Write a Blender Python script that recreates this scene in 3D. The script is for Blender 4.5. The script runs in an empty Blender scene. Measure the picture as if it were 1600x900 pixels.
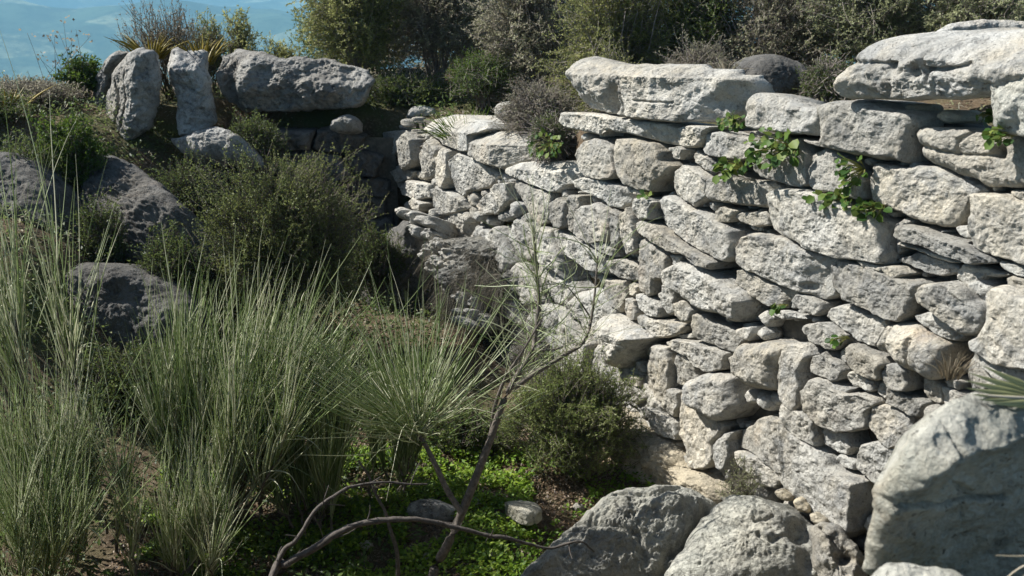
import bpy, math, random
import numpy as np
from mathutils import Vector
R = math.radians
scene = bpy.context.scene
col = scene.collection

# ------------------------------------------------------------------ camera, sky, sun, exposure
PITCH = R(20.0); FPX = 1600.0
cam_d = bpy.data.cameras.new("camera"); cam = bpy.data.objects.new("camera", cam_d); col.objects.link(cam)
cam.location = (0, 0, 0); cam.rotation_euler = (R(90) - PITCH, 0, 0)
cam_d.sensor_width = 36.0; cam_d.lens = 36.0 * FPX / 1600.0
cam_d.clip_start = 0.05; cam_d.clip_end = 60000
cam_d.dof.use_dof = True; cam_d.dof.focus_distance = 7.2; cam_d.dof.aperture_fstop = 5.0
scene.camera = cam
SUN_AZ, SUN_EL = -73.0, 45.0          # degrees; azimuth measured from +Y towards +X
w = bpy.data.worlds.new("World"); scene.world = w; w.use_nodes = True
nt = w.node_tree; bg = nt.nodes["Background"]
sky = nt.nodes.new("ShaderNodeTexSky"); sky.sky_type = 'NISHITA'; sky.sun_disc = False
sky.sun_elevation = R(SUN_EL); sky.sun_rotation = R(SUN_AZ)
nt.links.new(sky.outputs[0], bg.inputs[0]); bg.inputs[1].default_value = 0.05
sl = bpy.data.lights.new("sun", 'SUN'); sun = bpy.data.objects.new("sun", sl); col.objects.link(sun)
sl.energy = 5.0; sl.angle = R(0.5); sl.color = (1.0, 0.975, 0.925)
sdir = Vector((math.sin(R(SUN_AZ)) * math.cos(R(SUN_EL)), math.cos(R(SUN_AZ)) * math.cos(R(SUN_EL)), math.sin(R(SUN_EL))))
sun.rotation_euler = sdir.to_track_quat('Z', 'Y').to_euler()
vs = scene.view_settings
vs.view_transform = 'Standard'; vs.look = 'None'; vs.exposure = 1.0; vs.gamma = 1.0; vs.use_curve_mapping = False

HAZE = .00027

# ------------------------------------------------------------------ numeric helpers
rng = np.random.default_rng(7)
_perm = np.random.default_rng(3).permutation(256).astype(np.int64)
_perm = np.concatenate([_perm, _perm, _perm])
_grad = np.random.default_rng(5).normal(size=(256, 3)); _grad /= np.linalg.norm(_grad, axis=1)[:, None]
def noise3(P):
    P = np.asarray(P, float); I = np.floor(P).astype(np.int64); F = P - I; I &= 255
    w3 = F * F * F * (F * (F * 6 - 15) + 10)
    out = 0
    for dx in (0, 1):
        for dy in (0, 1):
            for dz in (0, 1):
                g = _grad[_perm[_perm[_perm[(I[:, 0] + dx) & 255] + ((I[:, 1] + dy) & 255)] + ((I[:, 2] + dz) & 255)]]
                dot = g[:, 0] * (F[:, 0] - dx) + g[:, 1] * (F[:, 1] - dy) + g[:, 2] * (F[:, 2] - dz)
                wx = w3[:, 0] if dx else 1 - w3[:, 0]; wy = w3[:, 1] if dy else 1 - w3[:, 1]; wz = w3[:, 2] if dz else 1 - w3[:, 2]
                out = out + dot * wx * wy * wz
    return out
def fbm(P, scale, octv=4, gain=0.5, seed=0):
    P = np.asarray(P, float) * scale + seed * 13.37; a = 1.0; s = 0
    for _ in range(octv):
        s = s + a * noise3(P); P = P * 2.03 + 5.1; a *= gain
    return s
def ridged(P, scale, octv=3, seed=0):
    P = np.asarray(P, float) * scale + seed * 7.77; a = 1.0; s = 0
    for _ in range(octv):
        s = s + a * (1 - 2 * np.abs(noise3(P))); P = P * 2.1 + 3.3; a *= 0.5
    return s
def sstep(a, b, x):
    t = np.clip((x - a) / (b - a), 0, 1); return t * t * (3 - 2 * t)
def unit(v):
    v = np.asarray(v, float); return v / (np.linalg.norm(v, axis=-1, keepdims=True) + 1e-12)

_cp, _sp = math.cos(PITCH), math.sin(PITCH)
def rays(px):
    px = np.atleast_2d(np.asarray(px, float)); x = px[:, 0] - 800.0; y = 450.0 - px[:, 1]
    return np.stack([x, y * _sp + FPX * _cp, y * _cp - FPX * _sp], 1)
def at(px, py, Y):                         # the point of the place seen at (px, py), Y metres ahead
    r = rays([(px, py)])[0]; return r * (Y / r[1])
class Frame:                               # a plane in the place: origin, right, up, outward normal
    def __init__(s, O, N):
        s.O = np.array(O, float); s.N = unit(np.array(N, float))
        s.U = unit(np.cross([0, 0, 1.0], s.N)) if abs(s.N[2]) < .999 else np.array([1.0, 0, 0])
        s.V = np.cross(s.N, s.U)
    def uv(s, px):
        r = rays(px); t = (s.O @ s.N) / (r @ s.N); P = r * t[:, None] - s.O
        return np.stack([P @ s.U, P @ s.V], 1)
    def xyz(s, uv, h):
        uv = np.atleast_2d(uv); h = np.broadcast_to(np.asarray(h, float), (len(uv),))
        return s.O + uv[:, :1] * s.U + uv[:, 1:2] * s.V + h[:, None] * s.N
def frame_at(px, py, Y, az=180.0, tilt=0.0):   # az: where the face looks (0 = away, 180 = at the camera); tilt: how far up
    a, t = R(az), R(tilt)
    return Frame(at(px, py, Y), (math.sin(a) * math.cos(t), math.cos(a) * math.cos(t), math.sin(t)))

def new_mesh(name, V, quads=None, tris=None, mats=None, tint=None, smooth=True, midx=None):
    me = bpy.data.meshes.new(name); V = np.ascontiguousarray(V, np.float32)
    nq = 0 if quads is None else len(quads); n3 = 0 if tris is None else len(tris)
    loops = np.concatenate([np.asarray(a, np.int32).ravel() for a in (quads, tris) if a is not None and len(a)])
    me.vertices.add(len(V)); me.vertices.foreach_set("co", V.ravel())
    me.loops.add(len(loops)); me.loops.foreach_set("vertex_index", loops)
    st = np.concatenate([np.arange(nq) * 4, nq * 4 + np.arange(n3) * 3]).astype(np.int32)
    me.polygons.add(nq + n3); me.polygons.foreach_set("loop_start", st)
    me.polygons.foreach_set("use_smooth", np.full(nq + n3, smooth))
    if midx is not None: me.polygons.foreach_set("material_index", np.asarray(midx, np.int32))
    if tint is not None:
        at_ = me.attributes.new("tint", 'FLOAT', 'POINT'); at_.data.foreach_set("value", np.asarray(tint, np.float32))
    for m in (mats if isinstance(mats, (list, tuple)) else [mats]): me.materials.append(m)
    me.update(calc_edges=True); me.validate()
    return me
def tag(o, label=None, cat=None, group=None, kind=None):
    if label: o["label"] = label
    if cat: o["category"] = cat
    if group: o["group"] = group
    if kind: o["kind"] = kind
    return o
def thing(name, loc, label, cat, group=None):
    o = bpy.data.objects.new(name, None); col.objects.link(o); o.location = tuple(float(v) for v in loc); o.empty_display_size = .2
    return tag(o, label, cat, group)
def mobj(name, V, quads=None, tris=None, mat=None, parent=None, tint=None, smooth=True, loc=None):
    V = np.asarray(V, float)
    if parent is not None:
        off = np.array(parent.location)
        if parent.parent is not None: off = off + np.array(parent.parent.location)
    else:
        off = np.array(loc) if loc is not None else np.array([V[:, 0].mean(), V[:, 1].mean(), V[:, 2].min()])
    me = new_mesh(name, V - off, quads, tris, mat, tint, smooth)
    o = bpy.data.objects.new(name, me); col.objects.link(o)
    if parent is not None: o.parent = parent
    else: o.location = tuple(float(v) for v in off)
    return o

# ------------------------------------------------------------------ materials
class NT:
    def __init__(s, name):
        s.m = bpy.data.materials.new(name); s.m.use_nodes = True; s.t = s.m.node_tree
        s.b = s.t.nodes["Principled BSDF"]; s.out = s.t.nodes["Material Output"]
    def n(s, typ, **kw):
        nd = s.t.nodes.new(typ)
        for k, v in kw.items():
            if k.startswith('_'): setattr(nd, k[1:], v)
            else: nd.inputs[k.replace('__', ' ')].default_value = v
        return nd
    def l(s, a, b): s.t.links.new(a, b)
    def noise(s, vec, scale, detail=6, rough=.55, dist=0):
        nd = s.n("ShaderNodeTexNoise", Scale=scale, Detail=detail, Roughness=rough, Distortion=dist); s.l(vec, nd.inputs["Vector"]); return nd.outputs[0]
    def ramp(s, fac, stops):
        nd = s.n("ShaderNodeValToRGB"); e = nd.color_ramp.elements
        while len(e) < len(stops): e.new(0.5)
        for el, (p, c) in zip(e, stops): el.position = p; el.color = (c, c, c, 1) if isinstance(c, (int, float)) else (*c, 1)
        s.l(fac, nd.inputs[0]); return nd.outputs[0]
    def mix(s, fac, a, b, mode='MIX'):
        nd = s.n("ShaderNodeMix", _data_type='RGBA', _blend_type=mode)
        for sock, v in ((nd.inputs[0], fac), (nd.inputs[6], a), (nd.inputs[7], b)):
            if isinstance(v, (int, float)): sock.default_value = v
            elif isinstance(v, tuple): sock.default_value = (*v, 1)
            else: s.l(v, sock)
        return nd.outputs[2]
    def math(s, op, a, b=0.0):
        nd = s.n("ShaderNodeMath", _operation=op)
        for sock, v in ((nd.inputs[0], a), (nd.inputs[1], b)):
            if isinstance(v, (int, float)): sock.default_value = v
            else: s.l(v, sock)
        return nd.outputs[0]

def limestone(name, light, warm, grey, warm_amt=.5, grey_amt=.5, dark=.5, spots=.3, bump=1.0, fine=1.0, orange=.15, vary=1.0):
    k = NT(name); tc = k.n("ShaderNodeTexCoord"); oi = k.n("ShaderNodeObjectInfo")
    add = k.n("ShaderNodeVectorMath", _operation='ADD'); sc_ = k.n("ShaderNodeVectorMath", _operation='SCALE'); sc_.inputs[3].default_value = 40
    cmb = k.n("ShaderNodeCombineXYZ")
    for i in range(3): k.l(oi.outputs["Random"], cmb.inputs[i])
    k.l(cmb.outputs[0], sc_.inputs[0]); k.l(tc.outputs["Object"], add.inputs[0]); k.l(sc_.outputs[0], add.inputs[1]); P = add.outputs[0]
    c = k.mix(k.ramp(k.noise(P, 1.6, 5, .6), [(.42 - .1 * warm_amt, 0.0), (.68, 1.0)]), light, warm)
    rv = k.ramp(oi.outputs["Random"], [(0, 0.0), (.35, .15), (.7, .55), (1, 1.0)])
    c = k.mix(k.math('MULTIPLY', rv, .55 * warm_amt), c, warm)
    g = k.ramp(k.noise(P, 3.2, 9, .68, .4), [(.56 - .22 * grey_amt, 0.0), (.66, 1.0)])
    c = k.mix(k.math('MULTIPLY', g, .85), c, grey)
    st = k.ramp(k.noise(P, 9, 10, .75, .3), [(.50, 0.0), (.64, 1.0)])
    c = k.mix(k.math('MULTIPLY', st, dark), c, (grey[0] * .30, grey[1] * .30, grey[2] * .30))
    if orange:
        og = k.ramp(k.noise(P, 2.3, 6, .6), [(.62, 0.0), (.72, 1.0)])
        c = k.mix(k.math('MULTIPLY', og, orange), c, (.45, .25, .09))
    v = k.n("ShaderNodeTexVoronoi", Scale=34.0, _feature='F1'); k.l(P, v.inputs["Vector"])
    if spots:
        sp = k.ramp(k.noise(P, 26, 6, .7), [(.58, 0.0), (.68, 1.0)])
        c = k.mix(k.math('MULTIPLY', sp, spots), c, (light[0] * 1.25, light[1] * 1.27, light[2] * 1.3))
    pit = k.ramp(k.noise(P, 48, 5, .7), [(.30, 1.0), (.40, 0.0)])
    c = k.mix(k.math('MULTIPLY', pit, .7), c, (.06, .055, .05))
    big = k.ramp(k.noise(P, 1.1, 4, .6), [(.35, .80), (.65, 1.08)]); c = k.mix(1.0, c, big, 'MULTIPLY')
    rr2 = k.n("ShaderNodeMath", _operation='FRACT'); k.l(k.math('MULTIPLY', oi.outputs["Random"], 7.31), rr2.inputs[0])
    c = k.mix(1.0, c, k.ramp(rr2.outputs[0], [(0, 1 - .24 * vary), (.4, 1 - .04 * vary), (1, 1 + .12 * vary)]), 'MULTIPLY')
    fv = k.ramp(k.noise(P, 90, 3, .7), [(.3, .80), (.7, 1.12)])
    c = k.mix(1.0, c, fv, 'MULTIPLY')
    k.l(c, k.b.inputs["Base Color"]); k.b.inputs["Roughness"].default_value = .93
    k.b.inputs["Specular IOR Level"].default_value = .2
    h = k.math('ADD', k.math('MULTIPLY', k.noise(P, 11, 11, .68, .25), .050 * bump), k.math('MULTIPLY', k.noise(P, 55, 6, .75), .012 * fine))
    h = k.math('ADD', h, k.math('MULTIPLY', k.ramp(v.outputs["Distance"], [(.0, 0.0), (.35, 1.0)]), .006 * fine))
    h = k.math('SUBTRACT', h, k.math('MULTIPLY', pit, .012 * fine))
    bp = k.n("ShaderNodeBump", Strength=.9, Distance=1.0); k.l(h, bp.inputs["Height"]); k.l(bp.outputs[0], k.b.inputs["Normal"])
    return k.m
def leafmat(name, cols, trans=.3, rough=.5, spec=.3):
    k = NT(name); a = k.n("ShaderNodeAttribute", _attribute_name="tint")
    st = [(i / (len(cols) - 1), c) for i, c in enumerate(cols)]
    c = k.ramp(a.outputs["Fac"], st); k.l(c, k.b.inputs["Base Color"]); k.b.inputs["Roughness"].default_value = rough
    k.b.inputs["Specular IOR Level"].default_value = spec
    if trans:
        tr = k.n("ShaderNodeBsdfTranslucent"); k.l(k.mix(.5, c, (c0 := cols[-1]), 'MIX'), tr.inputs[0])
        ms = k.n("ShaderNodeMixShader"); ms.inputs[0].default_value = trans
        k.l(k.b.outputs[0], ms.inputs[1]); k.l(tr.outputs[0], ms.inputs[2]); k.l(ms.outputs[0], k.out.inputs[0])
    return k.m
def barkmat(name, a, b, scale=30):
    k = NT(name); tc = k.n("ShaderNodeTexCoord"); P = tc.outputs["Object"]
    c = k.mix(k.ramp(k.noise(P, scale, 7, .7), [(.35, 0.0), (.65, 1.0)]), a, b); k.l(c, k.b.inputs["Base Color"]); k.b.inputs["Roughness"].default_value = .85
    bp = k.n("ShaderNodeBump", Strength=.6, Distance=.004); k.l(k.noise(P, scale * 2, 6, .7), bp.inputs["Height"]); k.l(bp.outputs[0], k.b.inputs["Normal"])
    return k.m

M_wall = limestone("wall_limestone", (.52, .51, .47), (.54, .475, .36), (.30, .305, .30), .6, .6, .55, .3, bump=1.1, orange=.18)
M_block = limestone("coping_limestone", (.60, .59, .55), (.57, .50, .38), (.36, .365, .355), .45, .45, .5, .3, bump=1.2)
M_grey = limestone("weathered_limestone", (.46, .45, .42), (.40, .36, .29), (.22, .22, .22), .35, .7, .75, .45, orange=.08)
M_bed = limestone("bedrock_limestone", (.50, .495, .43), (.50, .46, .37), (.32, .32, .295), .4, .55, .6, .3, bump=1.25, fine=1.5, orange=.0, vary=.2)
M_pale = limestone("pale_bedrock", (.50, .46, .38), (.56, .47, .32), (.36, .35, .31), .8, .3, .3, .2, bump=.8)
M_near = limestone("near_limestone", (.54, .53, .47), (.45, .41, .31), (.29, .30, .265), .4, .6, .55, .35, bump=1.0, fine=1.3, orange=.2, vary=.0)
M_shade_paint = limestone("shade_painted_limestone", (.17, .17, .165), (.16, .14, .11), (.09, .09, .09), .4, .7, .7, .3, orange=.05)  # shade put into the colour: darkened limestone for rocks lying in shade
M_mossy = limestone("mossy_bedrock", (.29, .285, .26), (.27, .25, .21), (.17, .17, .155), .3, .7, .8, .35, bump=1.8, orange=.0)
M_core = barkmat("wall_core_earth", (.05, .044, .036), (.13, .115, .09), 18)

# ------------------------------------------------------------------ rock builder
def poly_area_centroid(p):
    x, y = p[:, 0], p[:, 1]; x2, y2 = np.roll(x, -1), np.roll(y, -1); cr = x * y2 - x2 * y; A = cr.sum() / 2
    return A, np.array([((x + x2) * cr).sum() / (6 * A), ((y + y2) * cr).sum() / (6 * A)])
def resample(p, step):
    q = np.vstack([p, p[:1]]); L = np.linalg.norm(np.diff(q, axis=0), axis=1); s = np.concatenate([[0], np.cumsum(L)])
    n = max(14, int(s[-1] / step)); t = np.linspace(0, s[-1], n, endpoint=False)
    return np.stack([np.interp(t, s, q[:, 0]), np.interp(t, s, q[:, 1])], 1)
def segdist(P, a, b):
    d = b - a; L = (d * d).sum(-1) + 1e-12
    t = np.clip(((P[:, None, :] - a[None]) * d[None]).sum(-1) / L, 0, 1)
    return np.linalg.norm(P[:, None, :] - (a[None] + t[..., None] * d[None]), axis=-1)
def rock(fr, px, B=.08, r=.07, depth=.35, off=0.0, res=.011, seed=0, cuts=3, rough=1.0, facets=(), dents=(), cracks=(), back=.0,
         tilt=(0, 0), power=2.0, edge=.008, chaikin=1, cutslope=(.25, .9), strata=0.0, grow=0.0, hmin=None, taper=None, flat=1.0):
    """one rock: the outline px lies in the plane fr; front and back get their own relief"""
    rg = np.random.default_rng(seed + 100)
    p = fr.uv(px); A, c = poly_area_centroid(p)
    if A < 0: p = p[::-1]
    for _ in range(chaikin):
        q = np.roll(p, -1, 0); p = np.stack([p * .8 + q * .2, p * .2 + q * .8], 1).reshape(-1, 2)
    if grow: dd_ = np.linalg.norm(p - c, axis=1, keepdims=True); p = c + (p - c) * (1 + grow / dd_)
    size = math.sqrt(abs(A)); b = resample(p, res * 1.15)
    b3 = np.column_stack([b, np.full(len(b), seed * 1.7)])
    nb = unit(b - c); b = b + nb * (fbm(b3, 7, 4, .6, seed)[:, None] * edge * 2.2)
    n = len(b); maxR = np.linalg.norm(b - c, axis=1).max(); k = max(5, int(maxR / res))
    f = (np.arange(1, k + 1) / k) ** .85; f[-1] = 1
    pts = c + f[:, None, None] * (b - c)[None]           # k,n,2
    P = np.vstack([c[None], pts.reshape(-1, 2)])
    step = max(1, n // 90); bs = b[::step]
    d = np.concatenate([segdist(P[i:i + 4000], bs, np.roll(bs, -1, 0)).min(1) for i in range(0, len(P), 4000)])
    d[-n:] = 0
    q = np.clip(d / r, 0, 1); h = B * np.power(np.clip(1 - np.power(1 - q, power), 0, 1), 1 / power)
    rel = P - c; h = h + rel[:, 0] * tilt[0] + rel[:, 1] * tilt[1]
    for _ in range(cuts):
        th = rg.uniform(0, 2 * math.pi); dr = np.array([math.cos(th), math.sin(th)]); ext = (rel @ dr).max()
        h = h - rg.uniform(*cutslope) * np.maximum(0, rel @ dr - ext * rg.uniform(.35, .85))
    for grp in [f for f in facets if isinstance(f, list)]:   # of a group only the strongest counts
        dd_ = 0
        for (x1, y1, x2, y2, sl) in grp:
            a_, b_ = fr.uv([(x1, y1), (x2, y2)]); dv = unit(b_ - a_); dd_ = np.maximum(dd_, sl * np.maximum(0, (P - a_) @ np.array([-dv[1], dv[0]])))
        h = h - dd_
    for (x1, y1, x2, y2, sl, *mx) in [f for f in facets if not isinstance(f, list)]:   # beyond the line (to the left going 1 -> 2) the face falls away
        a_, b_ = fr.uv([(x1, y1), (x2, y2)]); dv = unit(b_ - a_); nn = np.array([-dv[1], dv[0]])
        drop = sl * np.maximum(0, (P - a_) @ nn); h = h - (drop if not mx else mx[0] * (1 - np.exp(-drop / mx[0])))
    for (x, y, rx, ry, dp) in dents:
        a_ = fr.uv([(x, y), (x + rx, y), (x, y - ry)]); e1, e2 = np.linalg.norm(a_[1] - a_[0]), np.linalg.norm(a_[2] - a_[0])
        qq = ((P[:, 0] - a_[0, 0]) / e1) ** 2 + ((P[:, 1] - a_[0, 1]) / e2) ** 2; h = h - dp * np.exp(-qq ** 2)
    for cr in cracks:
        wd, dp, ln = cr[0], cr[1], fr.uv(cr[2:]); dd = segdist(P, ln[:-1], ln[1:]).min(1)
        wob = fbm(np.column_stack([P, np.zeros(len(P))]), 9, 3, .6, seed + 3) * .012
        h = h - dp * np.exp(-((np.abs(dd + wob)) / wd) ** 2)
    P3 = np.column_stack([P, np.full(len(P), seed * 3.1)])
    edgefade = .35 + .65 * np.clip(d / (r * .7), 0, 1)
    rel_n = fbm(P3, 1.6 / size, 3, .5, seed) * .10 * flat * size ** .8 + ridged(P3, 5.0, 4, seed) * .010 + fbm(P3, 16, 4, .62, seed) * .016
    h = h + rough * edgefade * rel_n
    if strata: h = h + strata * fbm(np.column_stack([P[:, 0] * .25, P[:, 1] * 1.0, P3[:, 2]]), 16, 3, .6, seed)
    pitn = fbm(P3, 24, 2, .5, seed + 9); h = h - rough * edgefade * .03 * np.clip(pitn - .34, 0, 1)
    if hmin is not None: h = np.where(h < hmin, hmin + (h - hmin) * .12, h)
    V = [fr.xyz(P, h + off)]
    sides = [(.2, 1.0), (.6, .985), (1.0, .95)] if not back else [(.25, 1.0), (.6, .95), (.85, .82), (1.0, .55)]
    if taper: sides = taper
    for fz, sc in sides:
        bb = c + (b - c) * sc; jit = fbm(np.column_stack([b, np.full(n, fz * 5 + seed)]), 8, 3, .6, seed) * .012 * rough
        V.append(fr.xyz(bb, h[-n:] * (1 - fz) + off - depth * fz + jit))
    V.append(fr.xyz(c[None], off - depth)); V = np.vstack(V)
    idx = np.arange(n); j = (idx + 1) % n
    tris = [np.stack([np.zeros(n, int), 1 + idx, 1 + j], 1)]; quads = []
    nr = k + len(sides)
    for i in range(nr - 1):
        a0, a1 = 1 + i * n, 1 + (i + 1) * n
        quads.append(np.stack([a0 + idx, a1 + idx, a1 + j, a0 + j], 1))
    last = 1 + (nr - 1) * n; tris.append(np.stack([last + idx, np.full(n, len(V) - 1), last + j], 1))
    return V, np.vstack(quads), np.vstack(tris), abs(A)
def rock_thing(name, label, cat, fr, px, mat, group=None, parent=None, **kw):
    V, q, t, A = rock(fr, px, **kw); o = mobj(name, V, q, t, mat, parent)
    return tag(o, label, cat, group) if parent is None else o
def merge(parts):
    V, Q, T, n = [], [], [], 0
    for v, q, t, *_ in parts:
        V.append(v); Q.append(np.asarray(q) + n); T.append(np.asarray(t) + n); n += len(v)
    return np.vstack(V), np.vstack(Q), np.vstack(T)

# ------------------------------------------------------------------ ground: one sheet from the pit to the far valley
WALL_D, WALL_AZ = 4.1, -27.0
wt = np.array([math.sin(R(WALL_AZ)), math.cos(R(WALL_AZ))]); wn = np.array([math.sin(R(WALL_AZ - 90)), math.cos(R(WALL_AZ - 90))])
P0 = -wn * WALL_D
def ground_z(x, y, fine=True):
    x = np.asarray(x, float); y = np.asarray(y, float); p = np.stack([x, y], -1)
    s = -(p @ wn) - WALL_D; u = (p - P0) @ wt
    z = np.full(x.shape, -3.92)
    z = z - 2.2 * sstep(-6.5, -13, x) + 1.25 * sstep(-2.3, -4.6, x) * sstep(5.2, 8.4, y) + .42 * sstep(-2.6, -4, x) * sstep(10.2, 11.2, y) + .25 * sstep(-3.2, -6.5, x)
    near = sstep(4.3, 2.1, y); z = z * (1 - near) + near * np.maximum(z, -1.75)
    top = np.interp(u, [2, 6.2, 7.4, 8.0, 10.5, 12], [-1.30, -1.50, -1.65, -2.15, -2.25, -2.1])
    upper = sstep(.10, .34, s) * sstep(-2.5, -1.0, u)
    back = sstep(11.75, 12.05, y - .05 * (-1.3 - x))
    z = z * (1 - back) + back * np.maximum(z, -2.1)
    z = np.where(upper > 0, z * (1 - upper) + upper * np.maximum(z, top), z)
    d = np.hypot(x - 2, y - 4); fall = np.maximum(0, d - 10.6)
    z = z - np.minimum(.33 * fall * sstep(0, 6, fall), 300 + 0 * fall) 
    far = sstep(150, 900, d); P3 = np.stack([x.ravel(), y.ravel(), np.zeros(x.size)], 1)
    hills = (fbm(P3, 1 / 1500., 5, .5, 2) * 230).reshape(x.shape); z = z + far * hills + sstep(6000, 14000, d) * 420
    if fine:
        loc = sstep(60, 20, d); z = z + loc * (fbm(P3, 1.3, 3, .5, 4) * .10 + fbm(P3, 6, 3, .5, 6) * .025).reshape(x.shape)
    return z
def gz(x, y): return float(ground_z(np.array([x]), np.array([y]))[0])
gu = np.linspace(-1, 1, 641); ax = np.sinh(gu * 10.3) / math.sinh(10.3) * 26000
gx, gy = np.meshgrid(ax, ax + 6.5, indexing='ij'); gzv = ground_z(gx, gy); ng = len(gu)
gi = np.arange(ng * ng).reshape(ng, ng); gq = np.stack([gi[:-1, :-1], gi[1:, :-1], gi[1:, 1:], gi[:-1, 1:]], -1).reshape(-1, 4)
k = NT("ground_earth"); tc = k.n("ShaderNodeTexCoord"); P = tc.outputs["Object"]
soil = k.mix(k.ramp(k.noise(P, 2.2, 8, .65), [(.35, 0.0), (.65, 1.0)]), (.075, .055, .036), (.17, .125, .082))
soil = k.mix(k.ramp(k.noise(P, 30, 6, .7), [(.5, 0.0), (.7, .7)]), soil, (.26, .21, .15))
soil = k.mix(k.ramp(k.noise(P, 1.1, 6, .6), [(.45, 0.0), (.62, .85)]), soil, (.045, .065, .018))
fld = k.n("ShaderNodeTexVoronoi", Scale=.009); k.l(P, fld.inputs["Vector"])
hs = k.n("ShaderNodeSeparateColor"); k.l(fld.outputs["Color"], hs.inputs[0])
field = k.mix(k.ramp(hs.outputs[0], [(.45, 0.0), (.75, .8)]), (.07, .11, .06), (.24, .27, .16))
woods = k.mix(k.ramp(k.noise(P, .004, 10, .75), [(.44, 0.0), (.54, .9)]), field, (.03, .05, .022))
woods = k.mix(k.ramp(k.noise(P, .03, 6, .8), [(.5, 0.0), (.6, .8)]), woods, (.025, .05, .025))
woods = k.mix(k.ramp(k.noise(P, .012, 7, .75), [(.62, 0.0), (.72, .5)]), woods, (.50, .46, .34))
geo = k.n("ShaderNodeVectorMath", _operation='LENGTH'); k.l(P, geo.inputs[0])
c = k.mix(k.ramp(k.math('DIVIDE', geo.outputs["Value"], 400.0), [(.1, 0.0), (.9, 1.0)]), soil, woods)
k.l(c, k.b.inputs["Base Color"]); k.b.inputs["Roughness"].default_value = .95; k.b.inputs["Specular IOR Level"].default_value = .1
bp = k.n("ShaderNodeBump", Strength=.8, Distance=.05); k.l(k.noise(P, 22, 8, .7), bp.inputs["Height"]); k.l(bp.outputs[0], k.b.inputs["Normal"])
g = mobj("ground", np.stack([gx, gy, gzv], -1).reshape(-1, 3), gq, None, k.m, loc=(0, 0, 0)); tag(g, kind="structure")

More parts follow.
